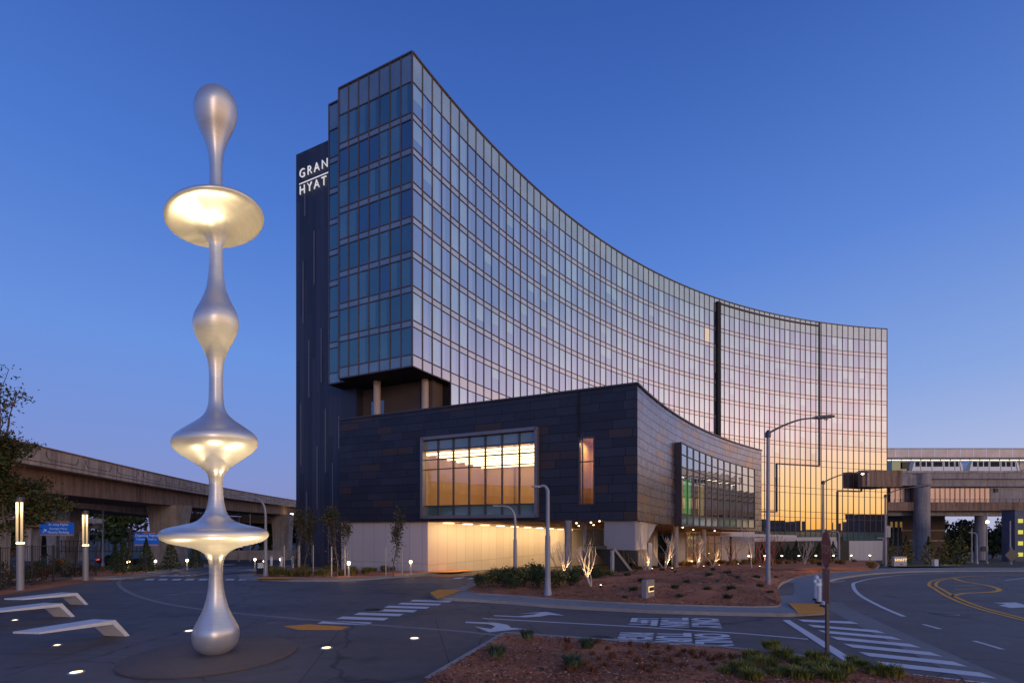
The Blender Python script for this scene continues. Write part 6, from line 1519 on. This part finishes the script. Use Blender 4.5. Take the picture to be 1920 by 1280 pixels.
bare(1209, 1070, 40, 'small forked bare tree by the stair foot', en=34, Y=33); bare(1246, 1072, 62, 'bare tree right of the stair enclosure', en=40, Y=34); bare(1306, 1066, 62, 'bare tree before the yellow lobby', en=30, Y=38); bare(1336, 1062, 50, 'thin bare tree at the lobby door', en=16, Y=42)
bare(1409, 1072, 92, 'tall slim pale bare tree before the cypress hedge', en=26, Y=37, slim=True); bare(1372, 1062, 50, 'reddish bare tree before the canopy post', 'redbark', 18, 46); bare(1428, 1064, 52, 'left reddish bare tree beside the tall road light', 'redbark', 12, 46); bare(1448, 1064, 56, 'right reddish bare tree beside the tall road light', 'redbark', 0, 46); bare(1508, 1066, 40, 'small bare tree in the bark before the hedge', 'palebark', 0, 50)
spot(Vector((X(1390, 44), 40, g(42) + .8)), (X(1400, 46), 52, g(46)), 120, 110, (1, .42, .25), .8, .1)
# dark shrubs on the island front
def shrub(mats, n, seed, sz=.07):
    random.seed(seed); r = thing('island_shrub', '', 'shrub', (0, 0, 0), 'dark shrubs at the island front'); mb = MB(); e_ = []
    for k_ in range(6): a = k_ * 1.05; branches(mb, Vector((0, 0, 0)), (math.cos(a) * .7, math.sin(a) * .7, .9), .45, .018, 2, 0, .5, e_, .3)
    obj('stems', mb, M['bark'], r); mb = MB()
    for q, d_ in e_:
        for _ in range(n): mb.leaf(q + Vector((random.gauss(0, .10), random.gauss(0, .10), random.gauss(0, .09))), sz * random.uniform(.6, 1.2), random.choice((0, 0, 1)))
    obj('foliage', mb, [M[mats[0]], M[mats[1]]], r); return r
s1, s2 = shrub(('leaf_dark', 'leaf_mid'), 9, 1), shrub(('leaf_dark', 'leaf_olive'), 9, 2)
pos = []
names = ['at the left tip of the island', 'second from the island tip', 'before the slim street lamp', 'left of the nearest street lamp', 'touching the nearest street lamp', 'right of the nearest street lamp', 'below the bright bare tree', 'behind the slim street lamp foot', 'behind the nearest street lamp', 'between the two bare trees', 'deep behind the bright bare tree', 'by the stair post', 'rear left of the island', 'rear middle of the island', 'front edge below the slim lamp']
for i, (px, py, s_) in enumerate(((897, 1109, .75), (921, 1108, .95), (948, 1108, 1.0), (978, 1109, 1.05), (1006, 1112, 1.1), (1046, 1112, 1.1), (1074, 1108, .95), (958, 1098, 1.0), (1003, 1098, 1.15), (1080, 1098, 1.0), (1118, 1096, .9), (1140, 1092, .7), (930, 1099, .9), (985, 1101, 1.1), (962, 1113, .7))):
    p = G(px, py) + Vector((0, 0, .18)); src = (s1, s2)[i % 2]; lb = 'dark rounded shrub ' + names[i]; s_ *= .82
    if i < 2: src.location = p; src.scale = (s_,) * 3; src['label'] = lb
    else: dup(src, p, lb, i * 1.7, s_)
# small tufts: shared meshes
def tuft(name, cat, n, h, w, mats, seed, group, bw=.012, lean=.6):
    random.seed(seed); mb = MB()
    for i in range(n):
        a = random.random() * 6.283; r0 = random.random() ** .6 * w * .35; b = Vector((r0 * math.cos(a), r0 * math.sin(a), 0)); hh = h * random.uniform(.5, 1.1); ln = lean * random.uniform(.2, 1.0) * h
        d_ = Vector((math.cos(a + random.gauss(0, .6)), math.sin(a + random.gauss(0, .6)), 0)); s_ = Vector((-d_.y, d_.x, 0)) * bw
        m1 = b + d_ * ln * .35 + Vector((0, 0, hh * .65)); t_ = b + d_ * ln + Vector((0, 0, hh * random.uniform(.75, 1.0))); mi = random.randrange(len(mats))
        mb.face([b - s_, b + s_, m1 + s_ * .8, m1 - s_ * .8], mi); mb.face([m1 - s_ * .8, m1 + s_ * .8, t_], mi)
    o = obj(name, mb, [M[m_] for m_ in mats]); tag(o, '', cat, group); return o
def place(srcs, pts, labels, zoff=.1, seed=1, sc=(.8, 1.2), top=None):
    random.seed(seed); used = set()
    for i, (px, py) in enumerate(pts):
        s_ = srcs[i % len(srcs)]; p = G(px, py); p.z = top(p.x, p.y) - .02 if top else p.z + zoff; k_ = random.uniform(*sc); lb = labels(i) if callable(labels) else labels
        if id(s_) not in used: used.add(id(s_)); s_.location = p; s_.scale = (k_,) * 3; s_['label'] = lb
        else: dup(s_, p, lb, random.random() * 6.28, k_)
sage = [tuft('sage_clump', 'plant', 240, .24, .34, ('leaf_sage', 'leaf_mid'), s_, 'sage green clumps in the foreground bark', .012, .9) for s_ in (1, 2)]
lbs = ['sage green clump at the tip of the foreground bark', 'sage green clump at the left edge of foreground bark', 'largest sage green clump in the foreground bark', 'sage green clump at the bottom edge of the bark']
place(sage, ((988, 1210), (932, 1246), (1101, 1229), (1074, 1268)), lambda i: lbs[i], .2, 3, (.9, 1.35))
rust = [tuft('rust_tuft', 'plant', 60, .15, .22, ('leaf_rust', 'leaf_brown'), s_, 'rust coloured tufts in the foreground bark', .007, .6) for s_ in (4, 5, 6)]
rp = []; random.seed(77)
while len(rp) < 46:
    px, py = random.uniform(1060, 1500), random.uniform(1212, 1278)
    if py > 1212 + (px - 1100) * .085 + 4 and all(abs(px - a) + abs(py - b) * 2 > 24 for a, b in rp): rp.append((px, py))
place(rust, rp, 'small rust coloured tuft growing in the foreground bark', .19, 4, (.7, 1.2))
gr_ = [tuft('grass_clump', 'grass clump', 420, .26, .55, ('grass', 'leaf_olive', 'leaf_mid'), s_, 'green grass clumps at the front of the bark', .009, .8) for s_ in (7, 8, 9)]
gpos = [(1447, 1229), (1470, 1247), (1412, 1252), (1435, 1266), (1390, 1276), (1500, 1262), (1530, 1252), (1478, 1277), (1560, 1264), (1585, 1275), (1615, 1266), (1535, 1279), (1640, 1279), (1360, 1280), (1600, 1257), (1668, 1283), (1455, 1284), (1500, 1290), (1560, 1292), (1410, 1292)]
glb = lambda i: {0: 'tallest lone grass clump by the kerb', 8: 'grass clump at the foot of the stop sign post'}.get(i, 'loose green grass clump in the front edge of bark')
place(gr_, gpos, glb, .17, 5, (.6, 1.05))
mt_ = [tuft('bark_plant', 'plant', 90, .20, .36, ('leaf_dark', 'leaf_mid'), s_, 'small dark plants scattered in the bark bed', .014, 1.1) for s_ in (12, 13)]
random.seed(8); mp_ = []
while len(mp_) < 24:
    px, py = random.uniform(1150, 1455), random.uniform(1080, 1134)
    if all(abs(px - a) + abs(py - b) * 3 > 40 for a, b in mp_) and abs(px - 1218) > 16: mp_.append((px, py))
place(mt_, mp_, 'small dark green plant in the reddish bark bed', .36, 6, (.55, 1.3), bed_top)
# low planting in front of the building bed
bd = [tuft('bed_grass', 'grass clump', 160, .5, .6, ('leaf_olive', 'leaf_brown', 'leaf_mid'), s_, 'mixed clumps in the building bed', .014, .7) for s_ in (21, 22, 23)]
random.seed(9); bp_ = []
while len(bp_) < 60:
    px, py = random.uniform(500, 775), random.uniform(1066, 1084)
    if py < 1086 - max(0, px - 650) * .07 - 2: bp_.append((px, py))
place(bd, bp_, 'olive green clump in the bed before the building', .12, 7, (.7, 1.3))
lb_ = [tuft('bed_grass', 'grass clump', 110, .4, .5, ('leaf_olive', 'leaf_brown'), s_, 'clumps in the left planting bed', .014, .7) for s_ in (31, 32)]
random.seed(10); bp_ = [(random.uniform(225, 385), 0) for _ in range(18)]; bp_ = [(px, lerp(1079, 1058, (px - 225) / 170) - random.uniform(0, 4)) for px, _ in bp_]
place(lb_, bp_, 'low olive clump in the left planting bed', .14, 8, (.6, 1.0))
fg = [tuft('island_grass', 'grass clump', 110, .5, .6, ('leaf_olive', 'leaf_rust'), s_, 'low clumps before the tower base', .02, .8) for s_ in (41, 42)]
random.seed(12); fp_ = [(random.uniform(1270, 1640), random.uniform(1056, 1068)) for _ in range(60)]
place(fg, fp_, 'low brownish clump before the tower base', .25, 9, (.8, 1.5), bed_top)
# cypress hedge and columnar shrubs
def cypress(h, w, mats, seed, name, group, cat, n=700):
    random.seed(seed); r = thing(name, '', cat, (0, 0, 0), group); mb = MB(); mb.tube([(0, 0, 0), (0, 0, h * .9)], [.07, .02], 6); obj('trunk', mb, M['bark'], r); mb = MB()
    for i in range(n):
        z_ = h * random.random(); f_ = z_ / h; rr = w * (math.sin(math.pi * min(1, f_ * .9 + .12)) ** .6) * (1 - f_ ** 3) * random.uniform(.5, 1.1); a = random.random() * 6.283; mb.leaf((rr * math.cos(a), rr * math.sin(a), z_), .16 * random.uniform(.6, 1.2), random.choice((0, 0, 1)))
    obj('crown', mb, [M[mats[0]], M[mats[1]]], r); return r
cyp = cypress(3.6, .75, ('leaf_dark', 'leaf_dark'), 1, 'hedge_cypress', 'cypresses before the green base windows', 'cypress')
wl_ = ['leftmost before the base windows', 'second from the left', 'third from the left', 'fourth from the left', 'in the middle left', 'in the middle right', 'fourth from the right', 'third from the right', 'second from the right', 'rightmost beside the yellow door']
for i, px in enumerate((1398, 1430, 1446, 1462, 1478, 1493, 1508, 1522, 1536, 1562)):
    Y = lerp(84, 97, i / 9); p = Vector((X(px, Y), Y, g(Y))); lb = 'slim dark cypress of the hedge, ' + wl_[i]
    if i == 0: cyp.location = p; cyp['label'] = lb
    else: dup(cyp, p, lb, i * 1.1, random.uniform(.85, 1.1))
cs = cypress(4.2, .85, ('leaf_dark', 'leaf_olive'), 2, 'columnar_shrub', 'columnar shrubs under the guideway', 'columnar shrub')
wl_ = ['beside the hotel end', 'left of the round pier', 'just right of the round pier', 'between pier and dark trees', 'lit from below before the dark trees', 'right of the pier foot, small']
for i, (px, Y, s_) in enumerate(((1672, 64, .8), (1699, 64, .95), (1741, 64, .9), (1777, 64, 1.0), (1801, 64, 1.1), (1760, 68, .6))):
    p = Vector((X(px, Y), Y, g(Y))); lb = 'columnar shrub ' + wl_[i]
    if i == 0: cs.location = p; cs.scale = (s_,) * 3; cs['label'] = lb
    else: dup(cs, p, lb, i * 1.3, s_)
for px in (1668, 1702, 1741, 1776, 1799): point((X(px + 3, 60), 60.5, g(60) + .35), 16, (1, .62, .15), .12)
sheet('verge', [G(1740, 1064), G(1925, 1066), Vector((X(1925, 64), 70, 0)), Vector((X(1640, 70), 75, 0)), Vector((X(1650, 62), 62, 0)), G(1690, 1064)], .14, mat('verge_grass', (.045, .05, .02), .95, var=.5, scale=6, bump=.6))

# bark chips lying on the beds
random.seed(15)
def chips(name, poly, base, n, size, hf):
    mb = MB(); xs_ = [p.x for p in poly]; ys_ = [p.y for p in poly]; c_ = sum(poly, Vector()) / len(poly); nn = len(poly)
    def inside(x_, y_):
        r = False
        for i in range(nn):
            a, b = poly[i], poly[i - 1]
            if (a.y > y_) != (b.y > y_) and x_ < (b.x - a.x) * (y_ - a.y) / (b.y - a.y) + a.x: r = not r
        return r
    y0_, y1_ = max(min(ys_), 8.6), min(max(ys_), 34)
    while len(mb.f) < n:
        y_ = y0_ + (y1_ - y0_) * random.random() ** 1.4; x_ = random.uniform(min(xs_), max(xs_))
        if not inside(x_, y_) or abs(x_) > y_ * 1.15: continue
        z_ = g(y_) + base + hf(x_, y_); a = random.random() * 6.28; L_ = size * random.uniform(.5, 1.4); w_ = L_ * random.uniform(.25, .5)
        u = Vector((math.cos(a), math.sin(a), random.uniform(-.35, .35))) * L_ / 2; v = Vector((-math.sin(a), math.cos(a), random.uniform(-.5, .5))) * w_ / 2; q = Vector((x_, y_, z_))
        mb.face([q - u - v, q + u - v, q + u + v, q - u + v], random.choice((0, 0, 1, 2, 3)))
    o = obj(name, mb, [M['mulch'], mat('chip_pale', (.55, .30, .18), .9), mat('chip_dark', (.10, .035, .022), .95), M['leaf_rust']], kind='stuff'); return o
c1_ = chips('bark_chips', [Vector((p.x, p.y, 0)) for p in fgp], .112, 9000, .055, mound_z([Vector((p.x, p.y, 0)) for p in fgp], .12)); c1_['label'] = 'loose bark chips strewn over the foreground planting bed'; c1_['category'] = 'bark chips'
c2_ = chips('bark_chips', [Vector((p.x, p.y, 0)) for p in bedpoly], .16, 7000, .09, mound_z([Vector((p.x, p.y, 0)) for p in bedpoly], .35)); c2_['label'] = 'loose bark chips strewn over the middle island bed'; c2_['category'] = 'bark chips'
